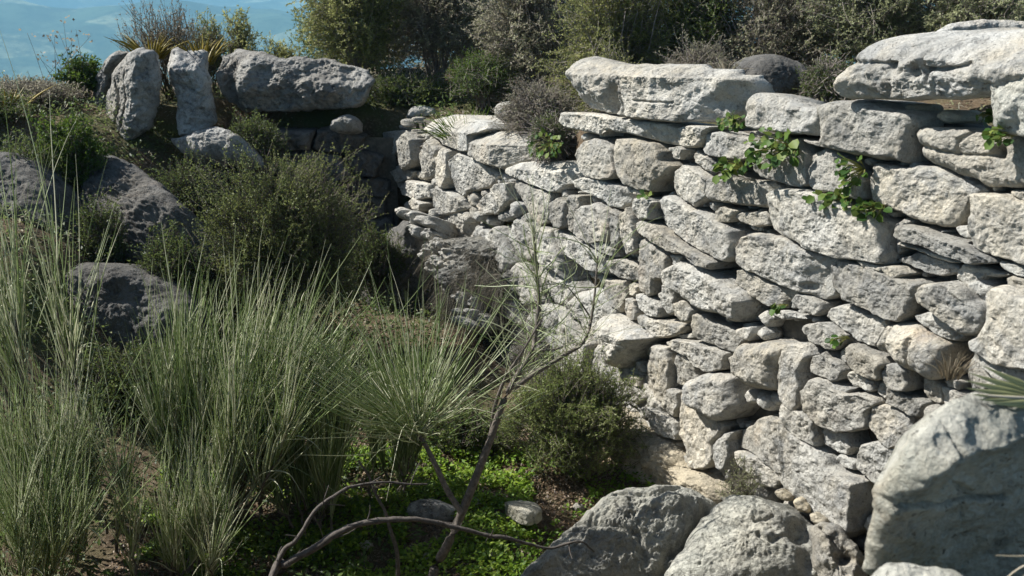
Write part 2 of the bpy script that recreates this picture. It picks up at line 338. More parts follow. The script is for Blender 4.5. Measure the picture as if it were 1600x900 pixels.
# ------------------------------------------------------------------ the main dry stone wall
bt = R(5.0)
WN = np.array([wn[0] * math.cos(bt), wn[1] * math.cos(bt), math.sin(bt)])
WF = Frame((P0[0] + wt[0] * 6, P0[1] + wt[1] * 6, -2.6), WN)
STONES = [  # outlines of the stones as they sit in the wall face
 [(885,175),(912,176),(944,179),(1000,188),(1052,194),(1057,200),(1060,224),(1056,227),(1036,224),(1000,212),(982,208),(950,202),(946,212),(930,208),(890,200),(882,192)],
 [(1059,200),(1080,196),(1118,198),(1102,210),(1092,228),(1078,230),(1063,227)],
 [(920,220),(932,217),(950,222),(960,232),(962,250),(967,270),(960,278),(940,279),(920,270),(910,256),(909,236)],
 [(961,217),(990,217),(1030,226),(1038,236),(1041,250),(1050,260),(1042,276),(1026,282),(1020,298),(1004,296),(982,288),(970,272),(964,250)],
 [(1048,231),(1068,229),(1073,234),(1064,248),(1056,247)],
 [(1075,242),(1086,238),(1100,244),(1116,252),(1127,267),(1110,268),(1096,264),(1080,256)],
 [(1096,214),(1102,208),(1130,208),(1160,212),(1178,218),(1175,246),(1160,250),(1140,247),(1110,243),(1096,238)],
 [(1178,222),(1204,212),(1225,214),(1250,218),(1262,240),(1264,288),(1250,293),(1226,286),(1196,277),(1182,266),(1177,246)],
 [(1262,217),(1300,223),(1301,231),(1276,225)],
 [(1266,240),(1290,234),(1318,242),(1335,256),(1352,280),(1348,310),(1320,304),(1290,298),(1272,292),(1264,270)],
 [(1293,164),(1304,158),(1330,157),(1356,160),(1390,168),(1420,173),(1432,178),(1440,182),(1436,200),(1424,206),(1420,235),(1412,256),(1398,250),(1376,247),(1340,240),(1304,232),(1300,222),(1298,200)],
 [(1426,206),(1440,200),(1472,201),(1520,206),(1545,208),(1575,210),(1596,218),(1620,230),(1620,292),(1580,292),(1556,290),(1536,288),(1520,278),(1492,272),(1472,264),(1450,256),(1434,248),(1428,230)],
 [(1368,256),(1404,262),(1436,264),(1454,264),(1472,272),(1500,284),(1520,294),(1526,300),(1506,310),(1500,326),(1492,342),(1482,356),(1460,354),(1440,346),(1410,336),(1390,326),(1362,314),(1360,290)],
 [(1526,303),(1545,303),(1568,306),(1600,318),(1640,330),(1640,424),(1580,404),(1546,392),(1526,386),(1524,350)],
 [(1576,298),(1600,300),(1640,304),(1640,326),(1600,316),(1578,306)],
 [(1208,302),(1228,294),(1260,297),(1285,302),(1310,312),(1340,320),(1366,330),(1386,348),(1390,370),(1395,395),(1388,412),(1360,406),(1328,404),(1300,398),(1284,392),(1250,380),(1226,368),(1212,358),(1206,340)],
 [(1392,352),(1405,342),(1415,346),(1410,362),(1404,390),(1397,398)],
 [(1049,272),(1064,257),(1080,261),(1100,270),(1109,280),(1106,306),(1092,316),(1084,322),(1070,314),(1054,306),(1047,290)],
 [(1111,280),(1132,271),(1148,272),(1164,282),(1190,284),(1202,283),(1212,292),(1207,306),(1200,316),(1190,324),(1168,321),(1140,317),(1118,314),(1110,306)],
 [(1121,330),(1132,325),(1150,330),(1143,340),(1140,348),(1122,346)],
 [(1145,338),(1156,331),(1192,331),(1198,338),(1200,352),(1180,354),(1156,348)],
 [(1030,312),(1044,307),(1058,313),(1082,326),(1108,336),(1128,348),(1148,360),(1152,380),(1150,400),(1142,408),(1130,406),(1100,392),(1080,380),(1050,358),(1034,346)],
 [(998,348),(1006,344),(1030,354),(1050,368),(1080,384),(1110,399),(1128,409),(1124,420),(1108,416),(1098,406),(1074,394),(1064,396),(1040,386),(1020,376),(1002,362)],
 [(1000,373),(1012,376),(1032,390),(1041,398),(1042,424),(1034,435),(1020,437),(1018,456),(1010,462),(1000,456),(996,436),(999,416)],
 [(1049,398),(1066,401),(1062,416),(1052,414)],
 [(1042,428),(1050,416),(1070,408),(1086,412),(1104,420),(1128,434),(1146,442),(1164,456),(1172,470),(1166,494),(1156,504),(1146,504),(1128,490),(1104,486),(1082,470),(1060,456),(1046,444)],
 [(1148,422),(1160,421),(1176,431),(1200,443),(1232,457),(1234,464),(1218,470),(1216,482),(1198,478),(1180,468),(1166,456),(1150,442)],
 [(1155,386),(1166,370),(1178,364),(1204,370),(1228,372),(1242,382),(1256,390),(1280,398),(1297,402),(1300,412),(1296,424),(1294,444),(1292,462),(1280,468),(1258,460),(1230,452),(1208,440),(1180,428),(1164,422),(1154,412)],
 [(1302,414),(1312,405),(1330,408),(1360,416),(1390,426),(1416,436),(1444,442),(1447,452),(1436,470),(1422,490),(1412,502),(1392,498),(1366,484),(1340,474),(1320,470),(1316,458),(1302,450),(1301,434)],
 [(1345,406),(1365,409),(1388,416),(1386,423),(1360,416)],
 [(1408,366),(1416,352),(1444,356),(1460,364),(1480,372),(1510,382),(1530,390),(1550,400),(1558,410),(1544,412),(1524,412),(1500,404),(1480,396),(1460,386),(1432,380),(1412,374)],
 [(1404,379),(1416,378),(1432,386),(1460,394),(1480,400),(1500,410),(1480,409),(1456,400),(1432,390),(1408,385)],
 [(1398,404),(1420,400),(1428,395),(1452,404),(1472,410),(1492,416),(1492,426),(1464,430),(1440,424),(1420,416),(1400,410)],
 [(1388,415),(1410,418),(1420,428),(1405,432),(1392,424)],
 [(1492,424),(1504,412),(1530,418),(1556,426),(1570,430),(1550,434),(1532,432),(1528,440),(1512,446),(1494,438)],
 [(1514,444),(1528,440),(1542,448),(1546,460),(1532,462),(1518,454)],
 [(1562,408),(1600,418),(1640,432),(1640,450),(1590,432),(1566,420)],
 [(1568,436),(1580,430),(1600,438),(1640,452),(1640,470),(1600,460),(1572,450)],
 [(1446,458),(1460,442),(1492,440),(1512,448),(1524,460),(1528,470),(1544,474),(1551,484),(1549,500),(1544,512),(1536,520),(1520,524),(1504,512),(1488,498),(1472,486),(1456,474)],
 [(1546,458),(1560,448),(1580,450),(1600,460),(1640,470),(1640,580),(1590,570),(1565,568),(1545,556),(1528,544),(1524,530),(1540,522),(1549,510),(1555,490),(1552,472)],
 [(1282,496),(1292,483),(1310,478),(1330,482),(1350,492),(1378,500),(1382,516),(1374,528),(1366,542),(1354,540),(1338,532),(1320,520),(1302,508)],
 [(1238,470),(1244,461),(1264,466),(1280,474),(1282,484),(1278,492),(1268,494),(1252,484),(1240,480)],
 [(1198,484),(1210,486),(1240,493),(1252,499),(1220,498),(1200,493)],
 [(1248,510),(1260,506),(1290,506),(1306,514),(1320,524),(1320,534),(1310,546),(1296,546),(1284,540),(1268,536),(1260,524)],
 [(1160,548),(1168,536),(1188,538),(1208,534),(1231,540),(1229,556),(1220,584),(1217,608),(1200,608),(1176,602),(1160,588),(1156,572)],
 [(1152,514),(1176,512),(1178,522),(1172,530),(1158,524)],
 [(1138,558),(1150,552),(1156,560),(1153,574),(1142,572)],
 [(1233,542),(1244,538),(1264,540),(1275,556),(1265,566),(1260,580),(1262,604),(1260,632),(1252,641),(1240,630),(1228,620),(1221,600),(1223,584),(1229,564)],
 [(1272,572),(1278,556),(1294,550),(1300,560),(1316,568),(1322,578),(1320,592),(1306,594),(1290,586),(1274,580)],
 [(1310,560),(1312,548),(1326,540),(1329,548),(1328,566),(1318,568)],
 [(1331,544),(1336,538),(1352,542),(1368,550),(1388,558),(1394,568),(1386,576),(1383,592),(1372,592),(1350,582),(1336,572)],
 [(1387,580),(1395,569),(1410,568),(1424,578),(1426,600),(1424,612),(1408,608),(1392,602),(1386,592)],
 [(1382,532),(1392,510),(1408,506),(1434,508),(1450,518),(1470,528),(1484,537),(1482,548),(1476,572),(1472,588),(1460,592),(1440,582),(1426,575),(1408,564),(1400,554),(1386,548)],
 [(1432,492),(1456,490),(1480,498),(1496,508),(1504,524),(1492,534),(1478,530),(1460,520),(1444,508)],
 [(1500,580),(1520,548),(1546,554),(1568,570),(1600,584),(1640,600),(1640,640),(1560,622),(1518,612),(1502,598)],
 [(1438,604),(1440,588),(1456,594),(1466,604),(1466,628),(1456,630),(1444,620)],
 [(1468,605),(1480,608),(1496,614),(1516,624),(1526,636),(1500,652),(1476,646),(1468,628)],
 [(1470,596),(1484,588),(1498,600),(1492,610),(1478,606)],
 [(1390,614),(1397,602),(1404,610),(1420,618),(1438,622),(1450,629),(1444,640),(1438,652),(1428,650),(1408,638),(1391,630)],
 [(1454,648),(1458,634),(1472,640),(1488,650),(1476,672),(1458,668)],
 [(1330,588),(1336,580),(1350,585),(1364,595),(1367,608),(1360,612),(1344,603),(1330,595)],
 [(1369,600),(1378,596),(1389,604),(1382,624),(1370,614)],
 [(1271,610),(1286,589),(1302,594),(1314,606),(1330,616),(1352,614),(1368,622),(1374,630),(1362,640),(1360,656),(1358,668),(1340,672),(1316,672),(1296,664),(1284,654),(1272,642),(1270,624)],
 [(1308,599),(1332,608),(1326,618),(1316,612)],
 [(1361,664),(1366,634),(1384,632),(1396,638),(1420,650),(1424,676),(1404,696),(1392,702),(1378,690)],
 [(1232,646),(1234,630),(1248,638),(1264,646),(1283,656),(1283,672),(1281,696),(1268,688),(1250,676),(1238,664)],
 [(1286,666),(1292,662),(1308,670),(1320,678),(1324,688),(1330,700),(1320,710),(1300,702),(1286,694)],
 [(1304,716),(1312,709),(1334,722),(1332,734),(1318,731)],
 [(1337,732),(1339,716),(1347,698),(1360,692),(1378,694),(1398,704),(1390,740),(1374,766),(1352,748)],
 [(1154,700),(1158,674),(1176,666),(1180,658),(1200,650),(1210,656),(1232,656),(1240,668),(1260,684),(1280,700),(1300,718),(1304,728),(1340,746),(1350,752),(1350,776),(1346,806),(1344,826),(1330,838),(1314,832),(1290,808),(1264,790),(1240,772),(1226,748),(1206,730),(1180,712),(1166,704)],
 [(1154,704),(1168,708),(1186,718),(1208,734),(1222,750),(1206,762),(1190,758),(1174,740),(1158,722)],
 [(1068,614),(1084,620),(1090,630),(1102,638),(1124,654),(1138,666),(1130,674),(1119,690),(1122,716),(1112,730),(1092,730),(1080,728),(1078,700),(1068,680),(1066,660)],
 [(1122,692),(1140,676),(1155,673),(1147,688),(1148,712),(1140,734),(1130,728),(1125,712)],
 [(1091,606),(1092,594),(1110,584),(1136,584),(1153,588),(1156,608),(1160,632),(1146,654),(1132,656),(1120,646),(1100,636),(1089,622)],
 [(1055,566),(1058,555),(1070,553),(1084,566),(1088,592),(1086,616),(1070,608),(1057,598)],
 [(1009,588),(1020,566),(1028,540),(1049,543),(1053,564),(1050,604),(1038,628),(1024,624),(1012,608)],
 [(963,492),(980,500),(996,510),(1012,518),(1022,528),(1008,540),(998,556),(986,574),(970,572),(964,552),(960,530),(962,510)],
 [(1044,534),(1060,530),(1090,536),(1116,544),(1136,552),(1134,576),(1110,580),(1090,572),(1080,556),(1060,548)],
 [(1085,508),(1088,490),(1104,496),(1112,502),(1132,510),(1148,516),(1154,534),(1146,552),(1130,546),(1108,536),(1090,528)],
 [(944,436),(974,440),(977,452),(975,470),(964,488),(952,478),(942,460)],
 [(976,447),(984,441),(994,448),(988,462),(979,459)],
 [(981,468),(992,470),(995,488),(992,498),(982,494)],
 [(993,460),(1006,462),(1020,471),(1029,480),(1028,496),(1012,492),(999,482)],
 [(1031,460),(1037,446),(1048,448),(1052,464),(1048,488),(1040,492),(1031,476)],
 [(1060,473),(1074,469),(1086,484),(1083,500),(1070,504),(1060,492)],
 [(1000,493),(1024,501),(1044,504),(1068,509),(1066,520),(1044,528),(1026,528),(1014,516),(1000,506)],
 [(1052,524),(1076,521),(1078,529),(1062,531)],
 [(968,588),(984,582),(1004,588),(1008,604),(984,599),(974,600)],
 [(982,603),(996,601),(1016,612),(1018,622),(1000,630),(986,613)],
 [(1041,630),(1052,608),(1066,613),(1065,634),(1058,650),(1042,636)],
 [(1008,636),(1020,634),(1040,645),(1060,660),(1065,676),(1060,686),(1048,683),(1034,680),(1024,660)],
 [(788,262),(800,254),(824,252),(870,252),(900,256),(908,264),(892,284),(888,288),(874,290),(868,300),(856,300),(828,288),(806,278),(790,272)],
 [(800,281),(828,291),(856,303),(858,322),(856,346),(844,352),(830,338),(812,310),(800,295)],
 [(868,318),(880,310),(891,316),(891,354),(882,356),(872,350)],
 [(893,304),(908,306),(909,368),(893,360)],
 [(911,332),(920,322),(938,318),(953,328),(957,342),(960,366),(955,378),(930,381),(911,366)],
 [(960,328),(972,334),(977,350),(973,380),(964,386),(961,362)],
 [(902,282),(920,277),(952,284),(972,292),(988,290),(982,316),(968,326),(952,322),(946,312),(928,304),(906,294)],
 [(984,302),(990,293),(1005,300),(1000,307)],
 [(992,328),(998,310),(1016,310),(1030,316),(1020,326),(1020,342),(1004,342)],
 [(980,336),(990,324),(996,342),(1000,364),(998,390),(980,396),(972,388)],
 [(864,362),(876,358),(900,371),(926,382),(944,396),(948,404),(949,428),(926,420),(904,406),(880,392),(866,380)],
 [(930,380),(952,378),(961,390),(962,401),(946,393)],
 [(950,407),(966,405),(984,411),(1000,420),(996,440),(980,438),(964,434),(954,424)],
 [(635,196),(648,188),(676,180),(704,182),(724,188),(752,194),(756,202),(746,208),(736,212),(734,236),(720,236),(692,226),(676,214),(660,206),(638,202)],
 [(738,216),(750,208),(780,204),(810,208),(830,216),(828,230),(820,246),(792,256),(780,264),(768,258),(752,252),(737,244)],
 [(601,206),(630,203),(639,208),(630,234),(620,238),(612,246),(605,230)],
 [(631,220),(641,208),(649,218),(650,250),(644,260),(635,266),(631,250)],
 [(652,244),(666,226),(672,218),(684,234),(682,268),(672,276),(656,280)],
 [(685,250),(692,232),(703,236),(702,276),(698,294),(687,288)],
 [(705,252),(716,240),(740,248),(760,262),(774,274),(760,292),(732,298),(718,308),(705,298)],
 [(676,300),(682,290),(700,298),(720,312),(724,326),(708,334),(688,336),(676,324)],
 [(626,296),(642,282),(666,288),(668,308),(656,312),(632,304)],
 [(640,316),(650,309),(666,318),(660,330),(642,324)],
 [(616,268),(628,262),(644,268),(640,280),(624,286)],
 [(748,320),(780,286),(798,286),(798,312),(776,334),(754,334)],
]
SPECIAL = {   # relief the photograph shows on single stones
 10: dict(hmin=-.3, facets=[(1424, 176, 1420, 240, .9), (1293, 164, 1440, 180, .5)], r=.04, B=.10),
 11: dict(hmin=-.2, dents=[(1566, 238, 10, 10, .12)], cracks=[(.010, .03, (1427, 227), (1480, 238), (1500, 242), (1562, 243)), (.010, .03, (1520, 206), (1500, 222), (1496, 240))], r=.06),
 27: dict(dents=[(1264, 448, 7, 6, .05)]), 28: dict(hmin=-.3, facets=[(1441, 446, 1414, 504, 1.0)]),
 25: dict(B=.13, r=.05, cuts=2), 44: dict(B=.12, r=.08, hmin=-.2), 52: dict(cracks=[(.008, .04, (1394, 515), (1396, 552)), (.008, .03, (1404, 512), (1400, 552)), (.01, .03, (1440, 530), (1436, 582))], B=.12, r=.14),
 69: dict(cracks=[(.01, .02, (1180, 690), (1225, 745))]), 73: dict(B=.11, r=.06, hmin=-.2), 76: dict(B=.16, r=.10, hmin=-.3), 38: dict(B=.07), 39: dict(B=.07),
 91: dict(hmin=-.6, facets=[(788, 262, 905, 272, 1.3)], depth=.6), 104: dict(hmin=-.6, facets=[(636, 200, 756, 210, 1.2)], depth=.6), 105: dict(hmin=-.6, facets=[(738, 224, 829, 230, 1.6), (774, 232, 770, 262, .5)], depth=.6),
}
wall = thing("dry_stone_wall", (P0[0] + wt[0] * 6, P0[1] + wt[1] * 6, -3.9), "long dry stone wall of rough pale limestone blocks lit by the sun", "wall")
built = []
for i, px in enumerate(STONES):
    rg = np.random.default_rng(i + 500)
    p = WF.uv(px); A = abs(poly_area_centroid(p)[0]); s = math.sqrt(A)
    kw = dict(B=min(.036, .016 + .05 * s) * rg.uniform(.8, 1.2), r=min(.016, .008 + .016 * s) * rg.uniform(.7, 1.6), depth=.38, off=rg.uniform(-.055, .035), power=2.1, grow=.007, rough=1.1, flat=.35, hmin=-.02,
              seed=i, cuts=int(rg.integers(1, 4)), tilt=(rg.uniform(-.12, .10), rg.uniform(-.05, .14)), res=.0085 if s > .25 else .007, edge=.008, chaikin=0, cutslope=(.08, .40))
    kw.update(SPECIAL.get(i, {}))
    built.append(rock(WF, px, **kw))
order = sorted(range(len(built)), key=lambda i: -built[i][3])
for i in order[:98]:
    mobj("stone", *built[i][:3], mat=M_wall, parent=wall)
rest = [built[i] for i in order[98:]]
def inside(P, poly):
    x, y = P[:, 0], P[:, 1]; r_ = np.zeros(len(P), bool); a = poly; b = np.roll(poly, -1, 0)
    for (x1, y1), (x2, y2) in zip(a, b):
        cnd = (y1 > y) != (y2 > y); xi = x1 + (y - y1) * (x2 - x1) / (y2 - y1 + 1e-12); r_ ^= cnd & (x < xi)
    return r_
def clip_half(poly, p, nrm):
    out = []; d = (poly - p) @ nrm
    for a in range(len(poly)):
        b = (a + 1) % len(poly)
        if d[a] <= 0: out.append(poly[a])
        if d[a] * d[b] < 0: out.append(poly[a] + (poly[b] - poly[a]) * (d[a] / (d[a] - d[b])))
    return np.array(out)
def masonry(fr, region, su, sv, seed, slope=0.0, jit=.42):
    """tightly fitted irregular stones filling a region of a wall face; returns their outlines in the plane"""
    rg = np.random.default_rng(seed); reg = fr.uv(region); lo_, hi_ = reg.min(0) - .3, reg.max(0) + .3; S = []
    for a, v in enumerate(np.arange(lo_[1], hi_[1], sv)):
        u_ = lo_[0] + rg.uniform(0, su)
        while u_ < hi_[0]:
            S.append((u_, v + slope * u_ + rg.uniform(-jit, jit) * sv * .6)); u_ += su * rg.choice([.5, .8, 1.0, 1.5], p=[.25, .3, .3, .15]) * rg.uniform(.85, 1.15)
    S = np.array(S); S[:, 1] = np.where(np.abs(S[:, 1]) > 50, 0, S[:, 1]); sc_ = np.array([1.0, su / sv]); T = S * sc_; out = []
    for a in range(len(S)):
        if not inside(S[a:a + 1], reg)[0]: continue
        w_ = su * 1.4; cell = T[a] + np.array([(-w_, -w_), (w_, -w_), (w_, w_), (-w_, w_)])
        for b in np.argsort(((T - T[a]) ** 2).sum(1))[1:18]:
            dlt = T[b] - T[a]; cell = clip_half(cell, T[a] + dlt * .5, dlt)
            if len(cell) < 3: break
        if len(cell) < 3: continue
        cell = cell / sc_; cc = cell.mean(0); out.append(cc + (cell - cc) * .985)
    return out
class RawFrame(Frame):
    def __init__(s, fr): s.O, s.N, s.U, s.V = fr.O, fr.N, fr.U, fr.V
    def uv(s, px): return np.asarray(px, float)
# chinking: small stones packed in the joints, a little behind the face
WALL_FACE = [(600,204),(640,186),(752,204),(834,236),(836,262),(800,264),(905,272),(905,244),(890,200),(1060,204),(1160,205),(1180,205),(1296,200),(1300,165),(1440,178),(1440,200),(1640,215),(1640,700),(1420,700),(1380,800),(1350,900),(1060,900),(1040,780),(1060,760),(1020,700),(1000,640),(960,600),(955,500),(930,440),(860,380),(820,350),(740,345),(640,345),(612,270)]
wf2 = WF.uv(WALL_FACE); polys = [WF.uv(p) for p in STONES]
lo, hi = wf2.min(0), wf2.max(0); cand = lo + rng.random((5200, 2)) * (hi - lo); cand = cand[inside(cand, wf2)]
dist = np.full(len(cand), 9.0); ins = np.zeros(len(cand), bool)
for p in polys:
    ins |= inside(cand, p); dist = np.minimum(dist, segdist(cand, p, np.roll(p, -1, 0)).min(1))
cand = cand[~ins]; dist = dist[~ins]; kept = []
for c_, d_ in sorted(zip(map(tuple, cand), dist), key=lambda t: -t[1]):
    rr = min(.085, max(.022, d_ * .95))
    if all((c_[0] - q[0]) ** 2 + (c_[1] - q[1]) ** 2 > (.62 * (rr + q[2])) ** 2 for q in kept): kept.append((c_[0], c_[1], rr))
def pebble(fr, c_, rr, seed, off, depth=.12, squash=.75):
    rg = np.random.default_rng(seed); n = int(rg.integers(4, 7)); th = np.linspace(0, 2 * math.pi, n, endpoint=False) + rg.uniform(-.25, .25, n)
    rad = rr * rg.uniform(.75, 1.15, n); rot = rg.uniform(-.5, .2)
    x, y = rad * np.cos(th) * 1.15, rad * np.sin(th) * squash
    uv = np.stack([c_[0] + x * math.cos(rot) - y * math.sin(rot), c_[1] + x * math.sin(rot) + y * math.cos(rot)], 1)
    class F2(Frame):
        def __init__(s): s.O, s.N, s.U, s.V = fr.O, fr.N, fr.U, fr.V
        def uv(s, px): return np.asarray(px, float)
    return rock(F2(), uv, B=rr * .5, r=rr * .35, depth=depth, off=off, res=max(.007, rr / 7), seed=seed, cuts=6, rough=.8, edge=.008, chaikin=0, cutslope=(.3, 1.2))
for i, (x, y, rr) in enumerate(kept):
    rest.append(pebble(WF, (x, y), rr, 2000 + i, rng.uniform(-.13, -.06) if rr < .05 else rng.uniform(-.09, -.02)))
LOWREG = [(640,338),(690,340),(760,350),(825,352),(866,384),(930,432),(952,500),(966,560),(962,640),(900,690),(800,680),(762,560),(742,500),(690,420)]
for i, cell in enumerate(masonry(WF, LOWREG, .56, .32, 31)):
    rest.append(rock(RawFrame(WF), cell, B=.05, r=.035, depth=.35, off=rng.uniform(-.10, .03), flat=.6, seed=3000 + i, cuts=3, rough=1.5, res=.012, power=2.2, edge=.016, chaikin=0, hmin=-.05))
ue = wf2[:, 0].max() + .16; ve0, ve1 = WF.uv([(1640, 700)])[0, 1] - .9, WF.uv([(1640, 232)])[0, 1]     # the wall runs on past the frame
EXT = np.array([(ue, ve0), (ue + 2.4, ve0), (ue + 2.4, ve1), (ue, ve1)])
for i, cell in enumerate(masonry(RawFrame(WF), EXT, .60, .36, 33)):
    rest.append(rock(RawFrame(WF), cell, B=.04, r=.02, depth=.4, off=rng.uniform(-.06, .03), seed=3500 + i, cuts=3, rough=1.2, flat=.5, res=.02, power=2.2, chaikin=0, hmin=-.03))
bx = np.vstack([WF.xyz(EXT, -.17), WF.xyz(EXT, -.5)])
mobj("core", bx, np.array([(0, 1, 2, 3), (0, 4, 5, 1), (1, 5, 6, 2), (2, 6, 7, 3), (3, 7, 4, 0), (4, 7, 6, 5)]), None, M_core, wall, smooth=False)
rf = mobj("rubble_fill", *merge(rest), mat=M_wall, parent=wall); tag(rf, kind="stuff")
# earth core closing the joints
cw = resample(wf2, .1); nb_ = len(cw); Vc = np.vstack([WF.xyz(cw, -.17), WF.xyz(cw, -.50), WF.xyz(wf2.mean(0)[None], -.17)])
from mathutils.geometry import tessellate_polygon
tess = np.array(tessellate_polygon([[Vector((a, b, 0)) for a, b in cw]])); ii = np.arange(nb_); jj = (ii + 1) % nb_
mobj("core", Vc[:-1], np.stack([ii, jj, jj + nb_, ii + nb_], 1), tess, M_core, wall, smooth=False)

# ------------------------------------------------------------------ loose blocks on the wall
def wall_frame(px, py, out=0.0, tilt=5.0):
    uv = WF.uv([(px, py)]); O = WF.xyz(uv, out)[0]; t = R(tilt)
    return Frame(O, (wn[0] * math.cos(t), wn[1] * math.cos(t), math.sin(t)))
rock_thing("coping_block", "long split white block lying on the thin slab along the wall top", "boulder", wall_frame(1000, 185, .02, 2),
  [(872,98),(896,89),(920,94),(946,99),(980,102),(1020,101),(1070,102),(1080,108),(1120,110),(1132,118),(1148,119),(1155,134),(1155,148),(1146,170),(1132,190),(1120,194),(1060,191),(1008,186),(980,182),(946,178),(910,174),(886,160),(876,140),(869,126)],
  M_block, B=.07, r=.03, depth=.32, seed=301, hmin=-.30, taper=[(.4, .95), (.8, .86), (1.0, .6)], chaikin=0, cuts=2, power=2.4, res=.010, rough=1.3, facets=[(880,112,1000,118,.9),(1000,119,1155,124,.9),(1060,120,1066,192,.28),(950,185,905,95,.25)],
  dents=[(964,158,12,24,.15),(1020,150,10,24,.03),(1110,160,16,14,.03)], cracks=[(.012,.05,(978,122),(980,150),(984,184)),(.008,.03,(1002,156),(1030,158),(1060,160))])
fr = wall_frame(1440, 156, .05, -4)
rock_thing("coping_boulder", "huge cracked pale boulder overhanging the right end of the wall", "boulder", fr,
  [(1342,68),(1356,63),(1420,61),(1456,60),(1520,57),(1640,60),(1640,140),(1570,152),(1500,158),(1420,158),(1360,156),(1338,156),(1326,142),(1322,126),(1330,110),(1340,96)],
  M_block, B=.09, r=.04, depth=.6, seed=302, hmin=-.5, taper=[(.4, .97), (.8, .88), (1.0, .6)], chaikin=0, cuts=2, power=2.4, rough=1.5, facets=[(1342,88,1440,84,.5),(1440,84,1640,116,1.3),(1600,112,1360,128,.55)],
  dents=[(1428,82,14,12,.07),(1446,108,10,12,.06),(1408,100,8,8,.04)], cracks=[(.010,.04,(1340,96),(1400,98),(1416,97)),(.010,.05,(1462,104),(1500,105),(1530,98)),(.012,.05,(1462,80),(1466,112),(1468,126))])
fr = frame_at(1540, 50, 8.2, 190, 35)
rock_thing("flat_rock", "flat pale rock lying behind the huge cracked boulder", "boulder", fr, [(1456,54),(1486,38),(1540,34),(1660,36),(1660,72),(1456,68)], M_block, B=.1, r=.12, depth=.5, seed=303, back=1)
rock_thing("coping_block", "yellowish upright block leaning at the right edge of the wall top", "boulder", wall_frame(1590, 205, .06, 2),
  [(1557,112),(1572,107),(1650,102),(1650,220),(1575,210),(1560,202),(1557,170),(1556,130)], M_near, B=.06, r=.03, chaikin=0, depth=.35, taper=[(.4, .95), (1.0, .7)], seed=304, cuts=3, power=2.6, rough=1.3, facets=[(1556,118,1650,118,1.0)])
rock_thing("coping_block", "squat pale block with a notched top beside the long split block", "boulder", wall_frame(1230, 208, .03, 3),
  [(1159,150),(1172,145),(1204,146),(1228,154),(1240,162),(1256,166),(1290,172),(1298,184),(1298,216),(1280,214),(1260,210),(1230,209),(1200,205),(1186,202),(1172,196),(1164,180)],
  M_block, B=.05, r=.025, chaikin=0, hmin=-.3, depth=.30, taper=[(.4, .96), (1.0, .75)], seed=305, cuts=2, power=2.4, facets=[(1160,160,1298,178,.9),(1286,170,1283,216,1.2),(1180,200,1178,146,.9)])
rock_thing("loose_stone", "small squarish stone wedged beneath the huge boulder", "stone", wall_frame(1432, 176, -.10), [(1421,162),(1440,163),(1445,170),(1438,177),(1422,175)], M_pale, B=.03, r=.03, depth=.15, seed=306, res=.007)
rock_thing("loose_stone", "rounded pinkish stone lying in the hollow below the huge boulder", "stone", wall_frame(1486, 190, -.14), [(1466,178),(1480,171),(1506,178),(1505,192),(1480,194),(1467,188)], M_pale, B=.05, r=.05, depth=.2, seed=307, res=.007)
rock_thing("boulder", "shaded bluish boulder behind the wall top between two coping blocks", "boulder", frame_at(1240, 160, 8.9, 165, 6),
  [(1150,150),(1165,110),(1185,90),(1215,84),(1250,98),(1282,125),(1304,152),(1302,185),(1160,185)], M_shade_paint, B=.2, r=.3, depth=.6, seed=308, back=1, facets=[(1190,86,1305,150,.3)])  # this boulder's shade is painted in with the darkened stone colour
rock_thing("loose_stone", "white faced stone among the dark heather behind the wall", "stone", frame_at(795, 170, 10.0, 200, 20), [(772,162),(790,157),(820,158),(822,178),(800,188),(774,186)], M_block, B=.06, r=.06, depth=.3, seed=309, back=1)
rock_thing("loose_stone", "dark bluish stone behind the far corner of the wall", "stone", frame_at(655, 176, 12.0, 180, 20), [(632,186),(640,168),(660,163),(682,170),(684,186)], M_grey, B=.08, r=.1, depth=.3, seed=310, back=1)

# ------------------------------------------------------------------ shaded return wall and the boulders on it
BF = Frame((-3, 11.55, -2.8), (.03, -math.cos(R(5)), math.sin(R(5))))
rw = thing("return_wall", (-4, 11.6, -3.9), "shaded low wall of stones coloured dark for shade closing the far end of the pit", "wall")
rgb = np.random.default_rng(77)
for i, cell in enumerate(masonry(BF, [(424,206),(520,196),(600,204),(622,300),(645,345),(700,440),(640,520),(300,520),(300,262),(420,236)], .62, .26, 41)):
    mobj("stone", *rock(RawFrame(BF), cell, B=rgb.uniform(.03, .08), r=.03, depth=.4, off=rgb.uniform(-.12, .10), seed=600 + i, res=.017, power=2.2, rough=2.0, cuts=4, chaikin=0, edge=.02, hmin=-.06)[:3], mat=M_shade_paint, parent=rw)  # stones carry the wall's shade in their darkened colour
V = []; 
for xx in np.linspace(-6.5, -1.35, 40):
    for zz in np.linspace(-4.1, -2.42, 16): V.append((xx, 11.74 + .12 * (zz + 2.8) + .05 * math.sin(xx * 5 + zz * 3), zz))
gi = np.arange(40 * 16).reshape(40, 16); mobj("core", np.array(V), np.stack([gi[:-1, :-1], gi[1:, :-1], gi[1:, 1:], gi[:-1, 1:]], -1).reshape(-1, 4), None, M_core, rw)

